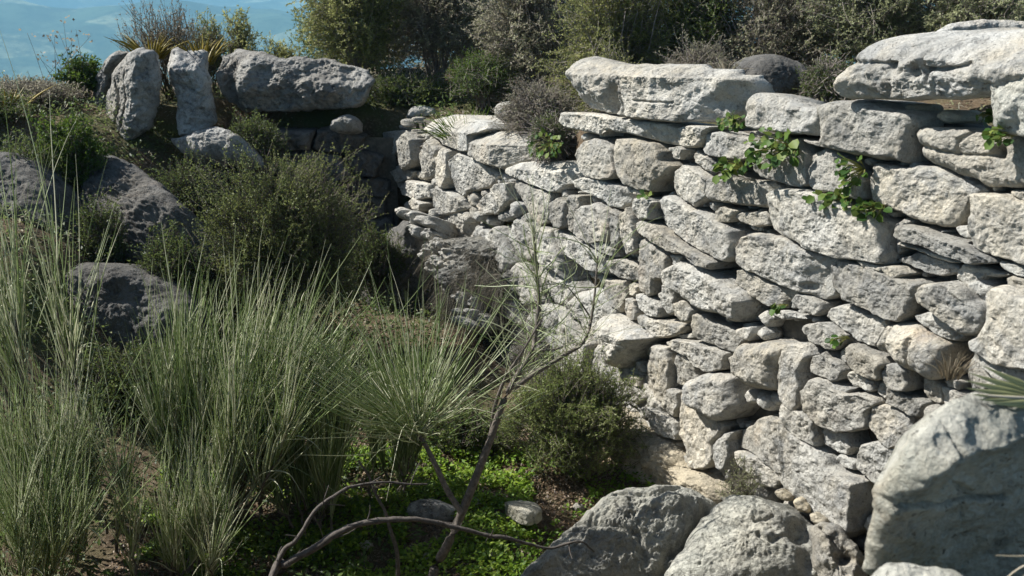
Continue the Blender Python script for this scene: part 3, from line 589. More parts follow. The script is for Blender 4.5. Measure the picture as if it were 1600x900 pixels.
BO = dict(cuts=2, power=2.2, res=.015, back=1, rough=2.0, edge=.015)
BA = dict(cuts=2, power=2.2, res=.012, rough=2.3, edge=.02, chaikin=0, taper=[(.3, .94), (.7, .74), (1.0, .4)], hmin=-.5)
rock_thing("boulder", "low grey boulder leftmost of the row and half hidden by its neighbour", "boulder", frame_at(150, 205, 12.0, 184, 8),
  [(121,150),(126,130),(160,90),(186,78),(198,82),(180,112),(166,150),(160,212),(130,206)], M_grey, B=.10, r=.07, depth=.4, seed=401, facets=[(156,212,176,80,1.3),(126,136,196,90,.5)], **BA)
rock_thing("boulder", "tall rounded grey boulder with its left side sunlit at the far left", "boulder", frame_at(200, 215, 11.2, 183, 6),
  [(132,154),(146,116),(182,82),(216,74),(238,82),(246,113),(242,160),(230,204),(203,226),(168,226),(136,214)], M_grey, B=.12, r=.06, depth=.45, seed=402, facets=[(200,226,222,76,1.1),(230,78,214,224,.7),(160,112,240,82,.6)], cracks=[(.02,.08,(164,130),(178,160),(170,200)),(.012,.06,(190,110),(196,160),(186,215))], **BA)
rock_thing("boulder", "narrow upright split boulder standing between two larger grey boulders", "boulder", frame_at(300, 205, 11.4, 183, 8),
  [(243,71),(274,75),(312,80),(320,113),(327,144),(335,193),(318,210),(280,212),(271,165),(254,118)], M_grey, B=.08, r=.04, depth=.4, seed=403, facets=[(258,104,318,114,1.1),(292,210,276,110,1.2),(304,76,316,208,.7)], cracks=[(.012,.05,(285,130),(320,150))], **BA)
rock_thing("boulder", "long weathered boulder with an undercut front near the hazy valley", "boulder", frame_at(450, 170, 11.7, 183, 8),
  [(324,86),(356,75),(397,81),(427,88),(491,89),(529,100),(567,110),(580,125),(574,150),(560,168),(490,174),(420,176),(375,176),(344,160),(328,125)], M_grey, B=.14, r=.06, depth=.6, seed=404,
  facets=[(336,116,580,136,1.4),(575,138,335,132,.5),(384,176,396,80,.7)], dents=[(358,136,14,34,.2),(415,118,18,14,.12),(470,118,14,8,.08),(515,120,12,9,.06)], **{**BA, 'rough': 3.0})
rock_thing("flat_rock", "flat pointed stone below the narrow upright boulder", "stone", frame_at(330, 236, 10.9, 215, 42),
  [(270,224),(302,212),(336,198),(370,208),(388,225),(386,242),(330,244),(286,242)], M_grey, B=.12, r=.15, depth=.3, seed=405, **BO)
rock_thing("loose_stone", "small light topped stone on the return wall under the long boulder", "stone", frame_at(540, 202, 11.55, 185, 20), [(515,188),(540,177),(562,186),(562,206),(518,206)], M_grey, B=.1, r=.1, depth=.35, seed=406, **BO)

# ------------------------------------------------------------------ bedrock in and round the pit
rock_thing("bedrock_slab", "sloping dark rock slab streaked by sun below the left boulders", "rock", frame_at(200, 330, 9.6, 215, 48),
  [(92,262),(140,240),(200,250),(250,286),(296,330),(306,362),(270,400),(190,404),(120,370),(84,310)], M_shade_paint, B=.2, r=.35, depth=.8, seed=411, strata=.03, **BO)
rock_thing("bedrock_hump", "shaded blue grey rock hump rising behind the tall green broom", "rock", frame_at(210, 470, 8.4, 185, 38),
  [(96,470),(110,428),(150,408),(215,402),(275,420),(306,456),(320,520),(300,560),(110,560)], M_shade_paint, B=.25, r=.4, depth=.8, seed=412, **BO)
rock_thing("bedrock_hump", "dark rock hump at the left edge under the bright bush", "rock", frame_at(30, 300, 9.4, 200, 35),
  [(-60,270),(-10,244),(30,240),(70,262),(96,310),(100,380),(-60,380)], M_shade_paint, B=.25, r=.4, depth=.8, seed=413, **BO)
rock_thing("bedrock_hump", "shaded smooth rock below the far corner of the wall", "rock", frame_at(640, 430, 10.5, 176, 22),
  [(560,470),(578,410),(606,362),(636,340),(660,366),(684,420),(712,470),(738,530),(730,570),(580,560)], M_shade_paint, B=.3, r=.5, depth=.9, seed=414, **{**BO, 'facets': [(640,335,735,520,.9)]})
OF = frame_at(800, 520, 8.95, -122 + 360, 14)
OUTC = [(700,400),(730,372),(790,368),(850,376),(880,400),(890,450),(880,520),(905,560),(900,620),(850,650),(790,640),(770,590),(752,520),(716,450)]
OK_ = dict(B=.08, r=.08, depth=.7, off=-.05, seed=415, dents=[(860,470,22,30,.16),(800,430,20,14,.08),(770,520,18,22,.08)], cuts=5, power=2.2, back=1, rough=4.5, edge=.035, cutslope=(.4, 1.0))
rock_thing("bedrock_outcrop", "bulging dark grey outcrop with dead grass in the lower middle of the wall", "rock", OF, OUTC, M_mossy, res=.011, **OK_)
LF = frame_at(700, 420, 9.45, 232, 26)
tag(mobj("rubble_strip", *merge([rock(RawFrame(LF), cell, B=.05, r=.03, depth=.3, off=rng.uniform(-.10, .07), seed=4000 + i, cuts=5, rough=2.5, res=.010, edge=.014, chaikin=0, hmin=-.1)
  for i, cell in enumerate(masonry(LF, [(634,325),(668,332),(694,370),(722,420),(744,462),(764,505),(744,520),(714,490),(686,440),(656,384)], .17, .11, 51, jit=.6))]), mat=M_wall),
  "sunlit strip of crumbling pale rubble running down from the far corner", "rubble", kind="stuff")
rock_thing("bedrock_ledge", "pale cream bedrock foot of the wall beside the feathery bush", "rock", wall_frame(1060, 760, .02, 22),
  [(960,640),(1000,632),(1040,684),(1066,690),(1080,730),(1110,738),(1150,745),(1160,790),(1030,800),(1000,760),(960,720)], M_pale, B=.12, r=.15, depth=.5, seed=417, **{**BO, 'rough': 2.0, 'res': .011})
KF = frame_at(960, 880, 5.35, 195, 60)
rock_thing("bedrock_boulder", "long lumpy grey bedrock crossed by cracks at the pit bottom", "rock", KF,
  [(800,915),(830,882),(870,850),(900,820),(940,790),(970,775),(1000,771),(1040,767),(1085,766),(1130,772),(1140,800),(1110,830),(1080,880),(1060,930),(900,940)], M_bed, B=.22, r=.30, depth=.7, seed=421,
  cracks=[(.02,.05,(966,794),(1000,800),(1030,802),(1062,778)),(.03,.10,(1100,806),(1096,830),(1076,862),(1040,884),(1030,915)),(.015,.04,(880,846),(920,842),(930,820)),(.02,.04,(900,830),(1000,856),(1010,890))], facets=[(1016,850,860,850,.25)], **{**BO, 'res': .0085, 'rough': 2.3, 'cuts': 4})
rock_thing("boulder", "big smooth rounded boulder at the foot of the wall", "boulder", frame_at(1170, 870, 5.15, 205, 56),
  [(1030,915),(1060,872),(1084,836),(1104,808),(1136,784),(1180,773),(1220,776),(1250,788),(1276,812),(1296,850),(1304,915),(1200,950),(1080,950)], M_bed, B=.26, r=.36, depth=.7, seed=422,
  dents=[(1252,850,18,24,.10),(1262,890,14,20,.08)], cracks=[(.012,.025,(1184,846),(1200,842),(1212,834)),(.012,.03,(1190,868),(1204,880),(1250,850)),(.01,.02,(1100,905),(1110,870),(1104,858))], **{**BO, 'res': .0085, 'rough': 1.5, 'cuts': 2})
rock_thing("bedrock_boulder", "jagged grey rock wedged between the smooth boulder and the wall", "rock", frame_at(1310, 870, 4.9, 200, 40),
  [(1262,830),(1282,816),(1306,820),(1330,840),(1352,870),(1360,940),(1280,940),(1272,880)], M_wall, B=.14, r=.12, depth=.6, seed=423, cracks=[(.015,.06,(1284,830),(1310,862),(1350,890))], dents=[(1316,878,14,9,.12)], **{**BO, 'res': .010})
for i, (px, lb) in enumerate([([(1208,768),(1222,762),(1240,774),(1238,784),(1218,780)], "small pale chip above the smooth boulder"), ([(1240,782),(1252,776),(1270,792),(1266,806),(1244,796)], "small angular stone beside the smooth boulder top"),
        ([(1264,802),(1276,798),(1296,812),(1290,826),(1268,816)], "brownish stone chip next to the jagged grey rock")]):
    rock_thing("loose_stone", lb, "stone", frame_at(px[0][0], px[0][1], 5.45 - .15 * i, 210, 25), px, M_pale, B=.04, r=.03, depth=.12, seed=430 + i, res=.007)
for i, (x, y) in enumerate([(760,838),(772,870),(812,850),(742,792),(905,800),(570,850),(668,868),(700,845)]):
    p_ = at(x, y, 6.0); tt0 = (gz(p_[0], p_[1])) / p_[2]; q_ = p_ * tt0; q_[2] = gz(q_[0], q_[1]) + .012; rr0 = rng.uniform(.025, .05); Fc = Frame(q_, (-.1, -.5, .85))
    V, q, t, A = rock(RawFrame(Fc), np.array([(math.cos(a) * rr0 * rng.uniform(.8, 1.3) * 1.3, math.sin(a) * rr0 * rng.uniform(.7, 1.1)) for a in np.linspace(0, 2 * math.pi, 6, endpoint=False)]), B=.02, r=.012, depth=.05, res=.007, seed=450 + i, cuts=4, rough=.6, chaikin=0)
    tag(mobj("stone_chip", V, q, t, M_wall), "small pale stone chip lying on the pit floor", "stone", "stone chips on the pit floor")
rock_thing("loose_stone", "small brick shaped orange brown stone on the pit floor", "stone", frame_at(832, 815, 5.95, 150, 12), [(810,797),(828,794),(854,796),(856,817),(838,823),(812,818)], M_near, B=.05, r=.02, depth=.2, seed=435, res=.007, facets=[(810,800,856,802,1.2),(824,795,824,822,.7)], cuts=0, chaikin=0)
rock_thing("flat_rock", "flat pale rock half buried in green weeds behind the bare trunk", "rock", frame_at(680, 800, 6.1, 185, 58), [(634,800),(640,786),(664,781),(700,784),(722,792),(724,808),(690,814),(640,812)], M_grey, B=.06, r=.08, depth=.2, seed=436, res=.01)
NF = frame_at(1480, 716, 2.1, 166, 5)
rock_thing("near_boulder", "large rounded boulder nearest the camera with shaded hollow front", "boulder", NF,
  [(1424,990),(1414,890),(1412,836),(1416,798),(1428,760),(1446,724),(1470,696),(1496,674),(1520,662),(1555,652),(1600,651),(1700,660),(1850,720),(1900,990)], M_near, B=.035, r=.03, depth=.5, off=-.02, taper=[(.2, .86), (.5, .64), (.8, .42), (1.0, .2)], seed=440, cuts=0, power=2.0, res=.005, back=1, rough=.8, edge=.008, flat=.7,
  facets=[[(1428,830,1454,752,1.0),(1454,752,1494,716,1.1),(1494,716,1640,690,1.2)],(1640,690,1494,716,.55,.15),(1494,716,1430,784,.50,.15),(1424,900,1422,800,.40)],
  dents=[(1488,702,10,12,.02)], cracks=[(.007,.025,(1366,800),(1440,812),(1520,818),(1640,820)),(.006,.02,(1506,716),(1500,660)),(.005,.012,(1500,760),(1560,800),(1580,880))], chaikin=2)
rock_thing("pale_ledge", "sunlit rock ledge at the bottom edge below the near boulder", "rock", frame_at(1420, 890, 1.93, 185, 50),
  [(1350,990),(1358,908),(1380,884),(1420,884),(1470,890),(1530,912),(1600,960),(1600,1000)], M_near, B=.04, r=.05, depth=.3, seed=441, cuts=0, res=.006, back=1, rough=.5)
# ------------------------------------------------------------------ plants: tubes for stems, small folded faces for leaves
def tubes(L, rad, sides=3, tint=None):
    """L: n,k,3 polylines; rad: n,k radii"""
    L = np.asarray(L, float); rad = np.asarray(rad, float); n, k, _ = L.shape
    T = np.gradient(L, axis=1); T = unit(T); ref = np.where(np.abs(T[..., 2:3]) > .9, np.array([1.0, 0, 0]), np.array([0, 0, 1.0]))
    A = unit(np.cross(T, ref)); B = np.cross(T, A); th = np.arange(sides) * 2 * math.pi / sides
    V = L[:, :, None] + rad[:, :, None, None] * (np.cos(th)[:, None] * A[:, :, None] + np.sin(th)[:, None] * B[:, :, None])
    idx = np.arange(n * k * sides).reshape(n, k, sides); nx = np.roll(idx, -1, 2)
    q = np.stack([idx[:, :-1], nx[:, :-1], nx[:, 1:], idx[:, 1:]], -1).reshape(-1, 4)
    tt = None if tint is None else np.repeat(np.asarray(tint, float), k * sides)
    return V.reshape(-1, 3), q, tt
def leaves(P, D, Nn, ln, wd, tint, fold=.0):
    """one diamond leaf per point: P base, D direction, Nn rough normal"""
    D = unit(D); S = unit(np.cross(D, Nn)); U = np.cross(S, D); ln = np.broadcast_to(ln, (len(P),))[:, None]; wd = np.broadcast_to(wd, (len(P),))[:, None]
    V = np.stack([P, P + D * ln * .45 + S * wd * .5 + U * wd * fold, P + D * ln, P + D * ln * .45 - S * wd * .5 + U * wd * fold], 1).reshape(-1, 3)
    i = np.arange(len(P)) * 4
    if fold: return V, np.concatenate([np.stack([i, i + 1, i + 2], 1), np.stack([i, i + 2, i + 3], 1)]), np.repeat(tint, 4)
    return V, np.stack([i, i + 1, i + 2, i + 3], 1), np.repeat(tint, 4)
def rdir(n, rg): return unit(rg.normal(size=(n, 3)))
M_twig = barkmat("twig_bark", (.055, .042, .035), (.16, .13, .105))
M_deadwood = barkmat("dead_branch_bark", (.035, .028, .022), (.11, .092, .076), 55)
M_pltwig = barkmat("pale_twig_bark", (.13, .105, .09), (.30, .26, .23))
M_grwood = barkmat("grey_bark", (.06, .048, .038), (.17, .145, .12), 40)
M_olive = leafmat("olive_leaf", [(.07, .09, .02), (.17, .195, .055), (.30, .315, .10), (.42, .42, .18)], trans=.5)
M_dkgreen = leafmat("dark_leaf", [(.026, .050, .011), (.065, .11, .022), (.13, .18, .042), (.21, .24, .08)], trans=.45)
M_heath = leafmat("heather_leaf", [(.115, .10, .075), (.23, .20, .155), (.24, .265, .11), (.44, .41, .32)], trans=.5)
M_green = leafmat("bright_leaf", [(.03, .07, .008), (.065, .13, .014), (.12, .19, .025), (.18, .24, .04)], trans=.4)
M_herb = leafmat("herb_leaf", [(.05, .11, .008), (.11, .20, .014), (.19, .29, .022), (.28, .36, .05)], trans=.4)
M_fern = leafmat("feathery_leaf", [(.04, .075, .014), (.10, .15, .03), (.19, .24, .06), (.28, .31, .12)], trans=.4)
M_bush = leafmat("bush_leaf", [(.03, .055, .012), (.08, .115, .026), (.15, .185, .05), (.26, .28, .10)], trans=.4)
M_silver = leafmat("grey_green_leaf", [(.095, .12, .05), (.21, .235, .11), (.34, .36, .18), (.47, .48, .29)], trans=.5)
M_ivy = leafmat("glossy_leaf", [(.02, .055, .012), (.045, .10, .018), (.09, .155, .028), (.17, .21, .05)], trans=.35, rough=.5, spec=.2)
M_rush = leafmat("rush_stem", [(.055, .11, .028), (.15, .225, .065), (.30, .365, .15), (.46, .50, .32), (.66, .64, .47)], trans=.3, rough=.45, spec=.4)
M_dry = leafmat("dry_stem", [(.12, .095, .06), (.25, .20, .13), (.40, .34, .24), (.5, .45, .36)], trans=.2)
M_frond = leafmat("yellow_frond", [(.10, .10, .015), (.22, .17, .02), (.32, .24, .04), (.34, .30, .10)], trans=.3)
M_litter = leafmat("leaf_litter", [(.035, .022, .014), (.09, .055, .032), (.17, .11, .06), (.28, .22, .15)], trans=.1)

def shrub(label, cat, base, rad, mat, n=900, lpt=14, ll=.022, lw=.010, twig=.26, group=None, seed=0, name="shrub", wood=M_twig, up=.35, clump=1.0, tint=(.1, .75), trw=.0022, low=.0, gap=-.22, lift=1.0):
    rg = np.random.default_rng(seed + 900); base = np.array(base, float); rad = np.array(rad, float); c = base + np.array([0, 0, rad[2] * lift])
    d = rdir(n * 2, rg); d = d[d[:, 2] > -.75 + low][:n]; n = len(d)
    lump = .82 + .62 * fbm(d, 1.7, 3, .6, seed) * clump
    u = rg.random(n) ** .42; e = c + d * rad * (lump * u)[:, None]
    keep = fbm(e, 2.6 / rad.mean(), 2, .5, seed + 5) > gap; d, u, e = d[keep], u[keep], e[keep]; n = len(e)
    td = unit(d * .75 + rdir(n, rg) * .55 + np.array([0, 0, up])); L = twig * rg.uniform(.5, 1.25, n)
    t = np.linspace(0, 1, 4); bend = rdir(n, rg) * .12
    line = e[:, None] - td[:, None] * (L[:, None] * (1 - t))[..., None] + bend[:, None] * (L[:, None] * (t - t * t) * 1.6)[..., None]
    root = thing(name, base, label, cat, group)
    # limbs from the foot into the crown, then twigs
    m = 26; td_ = rdir(m, rg); td_[:, 2] = np.abs(td_[:, 2]) * .8 + .15; tip = c + td_ * rad * rg.uniform(.35, .85, m)[:, None]; tt = np.linspace(0, 1, 7)
    foot = base + np.column_stack([rg.normal(0, .05, m), rg.normal(0, .05, m), np.full(m, -.05)])
    wob = np.stack([fbm(np.column_stack([np.full(7 * m, 3.3 * a), np.tile(tt, m) * 2, np.repeat(np.arange(m), 7) * 1.7]), 1, 2) for a in (1, 2, 3)], 1).reshape(m, 7, 3)
    mid = foot[:, None] * (1 - tt)[:, None] + tip[:, None] * tt[:, None]; mid = mid + wob * .25 * rad.mean() * (tt * (1.2 - tt))[:, None]
    mid[..., 2] += (tt * (1 - tt))[None] * .3 * rad[2]
    V1, q1, _ = tubes(mid, (.016 * rad.mean()) * (1 - .8 * tt)[None] * rg.uniform(.6, 1.3, m)[:, None], 5)
    V2, q2, _ = tubes(line, np.full((n, 1), trw) * np.array([1.3, 1.1, .8, .4])[None], 3)
    mobj("branches", np.vstack([V1, V2]), np.vstack([q1, q2 + len(V1)]), None, wood, root)
    # leaves
    f = (rg.random((n, lpt)) * .95 + .05) ** .8; seg = f * 3; i0 = np.minimum(seg.astype(int), 2); fr_ = seg - i0
    P = np.take_along_axis(line, i0[..., None], 1) * (1 - fr_)[..., None] + np.take_along_axis(line, i0[..., None] + 1, 1) * fr_[..., None]
    P = P.reshape(-1, 3); N_ = len(P); D = unit(np.repeat(td, lpt, 0) * .7 + rdir(N_, rg) * .85); Nn = rdir(N_, rg) + np.array([0, 0, .5])
    tw = np.clip(np.repeat(rg.uniform(tint[0], tint[1], n), lpt) + rg.normal(0, .13, N_) + .25 * fbm(P, 3.0, 2, .5, seed), 0, 1)
    sc_ = rg.uniform(.65, 1.25, N_)
    V, q, tn = leaves(P, D, Nn, ll * sc_, lw * sc_, tw); mobj("foliage", V, q, None, mat, root, tint=tn)
    return root
def shrub_px(label, x0, x1, ytop, Y, mat, cat="shrub", zb=None, depth=.8, **kw):
    xm = (x0 + x1) / 2; top = at(xm, ytop, Y); rx = (x1 - x0) / 2 * Y / 1600 * 1.0; zb = gz(top[0], Y) - .03 if zb is None else zb
    rz = max(.12, (top[2] - zb) / 2 * 1.0)
    return shrub(label, cat, (top[0], Y, zb), (rx * 1.12, rx * depth * 1.1, rz * 1.06), mat, **kw)

BG = "shrubs growing behind the wall"
def bgs(label, x0, x1, yt, Y, mat, n, ll, lw, seed, tint=(.1, .8), lift=.82, **kw):
    shrub_px(label, x0, x1, yt, Y, mat, n=int(n * 1.25), lpt=19, ll=ll, lw=lw, seed=seed, group=BG, tint=tint, wood=M_pltwig, twig=.30, gap=-.20, lift=lift, depth=.9, up=.08, clump=1.25, **kw)
bgs("tall olive green shrub rising behind the long weathered boulder", 462, 630, -150, 13.0, M_olive, 3400, .034, .015, 1, (.1, .85))
bgs("purple brown twiggy shrub behind the far corner of the wall", 570, 780, -150, 13.6, M_heath, 3800, .032, .014, 2)
bgs("low yellow green shrub in front of the purple brown twiggy shrub", 690, 820, 62, 12.0, M_green, 1500, .024, .009, 3, (0, .45))
bgs("large purple grey heather behind the gap in the wall top", 730, 940, -140, 12.3, M_heath, 3800, .030, .013, 4, (.1, .9))
bgs("low brown heather spilling towards the gap in the wall", 780, 912, 112, 9.5, M_heath, 2600, .019, .008, 5, (0, .6), zb=-2.05)
bgs("dark scrubby plant at the back of the gap in the wall top", 826, 900, 168, 8.8, M_dkgreen, 900, .018, .008, 11, (0, .6), zb=-2.0)
bgs("dense olive brown shrub rising behind the long split block", 870, 1080, -150, 10.4, M_olive, 3800, .027, .012, 6, (.0, .7))
bgs("low olive shrub peeping over the left end of the long split block", 905, 1010, 36, 9.3, M_olive, 1100, .021, .009, 13, (0, .6))
bgs("dark green shrub between the brown heather and the bluish boulder", 1000, 1205, -150, 10.6, M_dkgreen, 3800, .027, .013, 7, (.1, .8))
bgs("low dusky heather peeping over the right end of the long split block", 1030, 1180, 44, 9.0, M_heath, 1500, .020, .008, 14, (0, .7))
bgs("dusky purple shrub behind the shaded bluish boulder", 1130, 1350, -140, 10.2, M_heath, 3800, .026, .012, 8, (.1, .9))
bgs("small dark shrub in the notch right of the bluish boulder", 1250, 1350, 72, 8.6, M_dkgreen, 1000, .020, .008, 15, (0, .7))
bgs("grey green shrub behind the huge cracked boulder", 1270, 1490, -150, 9.8, M_silver, 3800, .027, .012, 9, (0, .7))
bgs("pale green shrub at the top right behind the flat rock", 1420, 1700, -150, 9.5, M_silver, 4200, .027, .012, 10, (.2, .95))
bgs("dark low shrub filling the gap under the purple brown twiggy shrub", 556, 700, 104, 12.4, M_dkgreen, 1500, .03, .012, 12, (0, .5))
for x0, x1, sd, mt, lb in ((450, 640, 16, M_dkgreen, "dark thicket far behind the tall olive shrub"), (640, 860, 17, M_olive, "olive thicket far behind the purple brown shrub"), (840, 1080, 18, M_dkgreen, "dark thicket far behind the gap in the wall top")):
    bgs(lb, x0, x1, -120, 15.2, mt, 3400, .036, .016, sd, (0, .6), zb=-3.0)
LS = "plants along the left skyline"
shrub_px("dark purple brown shrub left of the grey boulders", -50, 118, 112, 11.8, M_heath, n=2200, lpt=15, ll=.028, lw=.011, seed=20, group=LS, tint=(0, .6), lift=.8)
shrub_px("dark green shrub at the far left end of the skyline", -140, 50, 132, 11.0, M_dkgreen, n=1600, lpt=15, ll=.03, lw=.012, seed=19, group=LS, tint=(0, .6), lift=.8)
shrub_px("fresh green bush in front of the leftmost boulder", 30, 165, 156, 10.0, M_green, zb=-2.75, n=1700, lpt=18, ll=.028, lw=.015, seed=21, group=LS, tint=(.0, .5), lift=.85)
shrub_px("leafy pale green plant behind the leftmost boulder", 80, 170, 78, 12.3, M_green, n=520, lpt=14, ll=.040, lw=.020, seed=22, group=LS, tint=(.0, .5))
shrub_px("dry wispy tan shrub above the upright boulders", 160, 345, -14, 12.6, M_dry, n=1100, lpt=9, ll=.026, lw=.012, seed=23, group=LS, wood=M_dry, twig=.42, up=.9, gap=-.2, tint=(.0, .45))
shrub_px("small dark green bush right of the dry wispy shrub", 288, 356, 18, 12.9, M_olive, n=620, lpt=14, ll=.034, lw=.014, seed=24, group=LS)
shrub_px("small airy sapling standing against the blue valley", 330, 406, -2, 13.2, M_olive, n=520, lpt=14, ll=.034, lw=.015, seed=25, group=LS, tint=(.2, .9), gap=-.05)
shrub_px("low pale shrub between the sapling and the tall olive shrub", 386, 480, 50, 13.0, M_olive, n=700, lpt=14, ll=.032, lw=.014, seed=26, group=LS, tint=(.3, 1.0))
shrub_px("dark tangled undergrowth at the left edge of the pit", -80, 120, 190, 9.7, M_dkgreen, zb=-3.0, n=1900, lpt=13, ll=.03, lw=.012, seed=27, group=LS, tint=(0, .4), lift=.85)
PIT = "bushes inside the pit"
shrub_px("big round olive bush in the middle of the pit", 290, 574, 196, 8.9, M_bush, zb=-3.85, n=7600, lpt=18, ll=.020, lw=.0095, seed=30, group=PIT, twig=.24, depth=.75, tint=(.1, .9), gap=-.26, clump=1.25, lift=.92)
shrub_px("dark bush between the sloping slab and the olive bush", 226, 350, 232, 9.9, M_dkgreen, zb=-3.2, n=1200, lpt=12, ll=.024, lw=.010, seed=31, group=PIT, tint=(0, .4))
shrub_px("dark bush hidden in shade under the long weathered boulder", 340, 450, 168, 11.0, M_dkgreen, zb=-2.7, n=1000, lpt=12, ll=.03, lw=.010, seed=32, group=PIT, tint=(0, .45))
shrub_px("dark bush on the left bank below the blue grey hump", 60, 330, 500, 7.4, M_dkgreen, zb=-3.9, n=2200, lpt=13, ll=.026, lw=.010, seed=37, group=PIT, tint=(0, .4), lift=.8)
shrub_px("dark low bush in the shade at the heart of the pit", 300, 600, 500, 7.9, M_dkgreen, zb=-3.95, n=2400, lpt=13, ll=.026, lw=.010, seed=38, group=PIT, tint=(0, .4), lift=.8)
shrub_px("feathery green bush at the foot of the wall", 770, 1030, 545, 6.75, M_fern, zb=-3.95, n=5200, lpt=22, ll=.022, lw=.0056, seed=33, group=PIT, twig=.22, depth=.7, tint=(.2, 1.0), wood=M_grwood, lift=.9)
shrub_px("low dark weedy bush between the brooms and the bare trunk", 630, 830, 630, 7.1, M_dkgreen, zb=-3.95, n=2000, lpt=14, ll=.024, lw=.009, seed=34, group=PIT, tint=(0, .55), depth=.6, lift=.85)
shrub_px("small grey dry bush at the foot of the long slab", 1112, 1215, 712, 5.75, M_silver, zb=-3.75, n=420, lpt=10, ll=.013, lw=.004, seed=35, group=PIT, twig=.10, wood=M_grwood, trw=.0014)
shrub_px("dark ragged bush half covering the sloping rock slab", 96, 200, 300, 9.0, M_dkgreen, zb=-3.3, n=1100, lpt=13, ll=.026, lw=.010, seed=39, group=PIT, tint=(0, .45))
shrub_px("dark ragged bush between the rock slab and the blue grey hump", 190, 330, 345, 8.7, M_dkgreen, zb=-3.5, n=1500, lpt=13, ll=.026, lw=.010, seed=40, group=PIT, tint=(0, .45))
shrub_px("dark bush added for shade at the foot of the shaded return wall", 520, 650, 345, 10.2, M_dkgreen, zb=-3.9, n=1700, lpt=12, ll=.026, lw=.010, seed=36, group=PIT, tint=(0, .4), depth=.6)  # bush added at this size to shade the rock below the far corner

def stalks(label, px0, px1, ytop, Y, seed, n=16, name="flower_stalks"):
    rg = np.random.default_rng(seed); r0 = thing(name, at((px0 + px1) / 2, 150, Y), label, "plant", LS); L = []; hd = []
    for i in range(n):
        b = at(rg.uniform(px0, px1), 150, Y); tp = at(rg.uniform(px0, px1), rg.uniform(ytop, ytop + 70), Y); t = np.linspace(0, 1, 6)[:, None]
        l = b + (tp - b) * t + np.array([.06, .03, 0]) * rg.normal() * t * t; L.append(l); hd += [l[-1] + rg.normal(0, .03, 3) * np.array([1, 1, 1.2]) for _ in range(5)]
    V, q, tn = tubes(L, np.full((n, 1), .004) * np.linspace(1, .5, 6)[None], 3, rg.uniform(0, .3, n)); mobj("stalks", V, q, None, M_twig, r0)
    hd = np.array(hd); V, q, tn = leaves(hd, rdir(len(hd), rg), rdir(len(hd), rg), .04, .03, rg.uniform(0, .3, len(hd))); mobj("blossom", V, q, None, M_heath, r0, tint=tn)
stalks("thin dark flower stalks standing against the blue valley", 50, 150, 36, 12.2, 51)

def rushes(name, label, cat, group, L, rad, tint, mat, base, wood=None, woodrad=None, wmat=None, sides=3):
    r0 = thing(name, base, label, cat, group)
    if wood is not None:
        V, q, _ = tubes(wood, woodrad, 6); mobj("woody_stems", V, q, None, wmat or M_grwood, r0)
    V, q, tn = tubes(L, rad, sides, tint); mobj("green_stems", V, q, None, mat, r0, tint=tn); return r0
def broom(label, base, h, spread, lean, nprim, per, seed, rad=.0042, ln=(.45, 1.15), ang=.32, tint=(.1, .9), fan=.5, start=.08, group="broom bushes on the pit floor"):
    rg = np.random.default_rng(seed); base = np.array(base, float); t = np.linspace(0, 1, 8); W = []; L = []; tn = []
    lean = np.array([lean[0], lean[1], 0])
    for i in range(nprim):
        a = rg.uniform(0, 2 * math.pi); out = np.array([math.cos(a), math.sin(a), 0]) * spread * rg.uniform(.1, 1)
        b = base + np.array([math.cos(a), math.sin(a), 0]) * spread * rg.uniform(0, .6); tip = base + out + lean * h * .6 + np.array([0, 0, h * rg.uniform(.35, .75)])
        w_ = b + (tip - b) * t[:, None] + (out * .35)[None] * (t * (1 - t))[:, None] + fbm(np.column_stack([t * 3, np.full(8, i * 1.3), np.full(8, seed)]), 1, 2)[:, None] * np.array([.07, .07, 0]); W.append(w_)
        for j in range(per):
            s = rg.uniform(start, 1) ** .75; k_ = s * 7; i0 = min(int(k_), 6); p = w_[i0] + (w_[i0 + 1] - w_[i0]) * (k_ - i0); dirp = unit(w_[i0 + 1] - w_[i0])
            d0 = unit(dirp * .7 + np.array([0, 0, .95]) + rdir(1, rg)[0] * ang * 1.5 * rg.uniform(.2, 1) + lean * .5 + out * fan); l_ = rg.uniform(*ln) * h * .62 * (1.0 if rg.random() < .88 else 1.35)
            cur = (np.array([0, 0, 1.0]) * .30 + lean * 1.2 + rdir(1, rg)[0] * .5) * rg.uniform(-.3, 1.2); tt = t[:, None]; wv = rdir(1, rg)[0] * rg.uniform(0, .05)
            if rg.random() < .06: cur = cur + np.array([0, 0, -1.6])
            L.append(p + l_ * (d0 * tt + cur * .5 * tt * tt + wv * np.sin(tt * rg.uniform(3, 8)))); tn.append(rg.uniform(*tint))
    n = len(L); rr = rad * rg.uniform(.65, 1.35, n)[:, None] * np.array([1, 1, 1, .95, .85, .72, .52, .22])[None]
    W = np.array(W); wr = (.011 * h) * np.ones((nprim, 1)) * np.linspace(1, .35, 8)[None]
    return rushes("broom", label, "broom", group, L, rr, tn, M_rush, base, W, wr)
broom("largest grey green broom with tall pale stems leaning right", (-2.0, 5.95, -3.8), 1.32, .74, (.20, .0), 24, 84, 61, rad=.0038, tint=(.1, 1.0), fan=.22, ang=.5)
broom("low dense green broom beside the largest one", (-1.3, 6.0, -3.85), .9, .42, (.05, 0), 13, 66, 62, rad=.0032, tint=(.0, .75), ang=.3, fan=.2)
broom("sparse wispy broom with long drooping stems at the left edge", (-3.1, 6.3, -3.5), 2.0, .4, (-.03, 0), 8, 28, 63, rad=.0040, tint=(.3, 1.0), ln=(.5, 1.0), ang=.5)
broom("narrow green broom at the bottom left corner", (-2.9, 5.05, -3.75), .85, .45, (.08, 0), 12, 68, 64, rad=.0031, tint=(.0, .9), ang=.5)
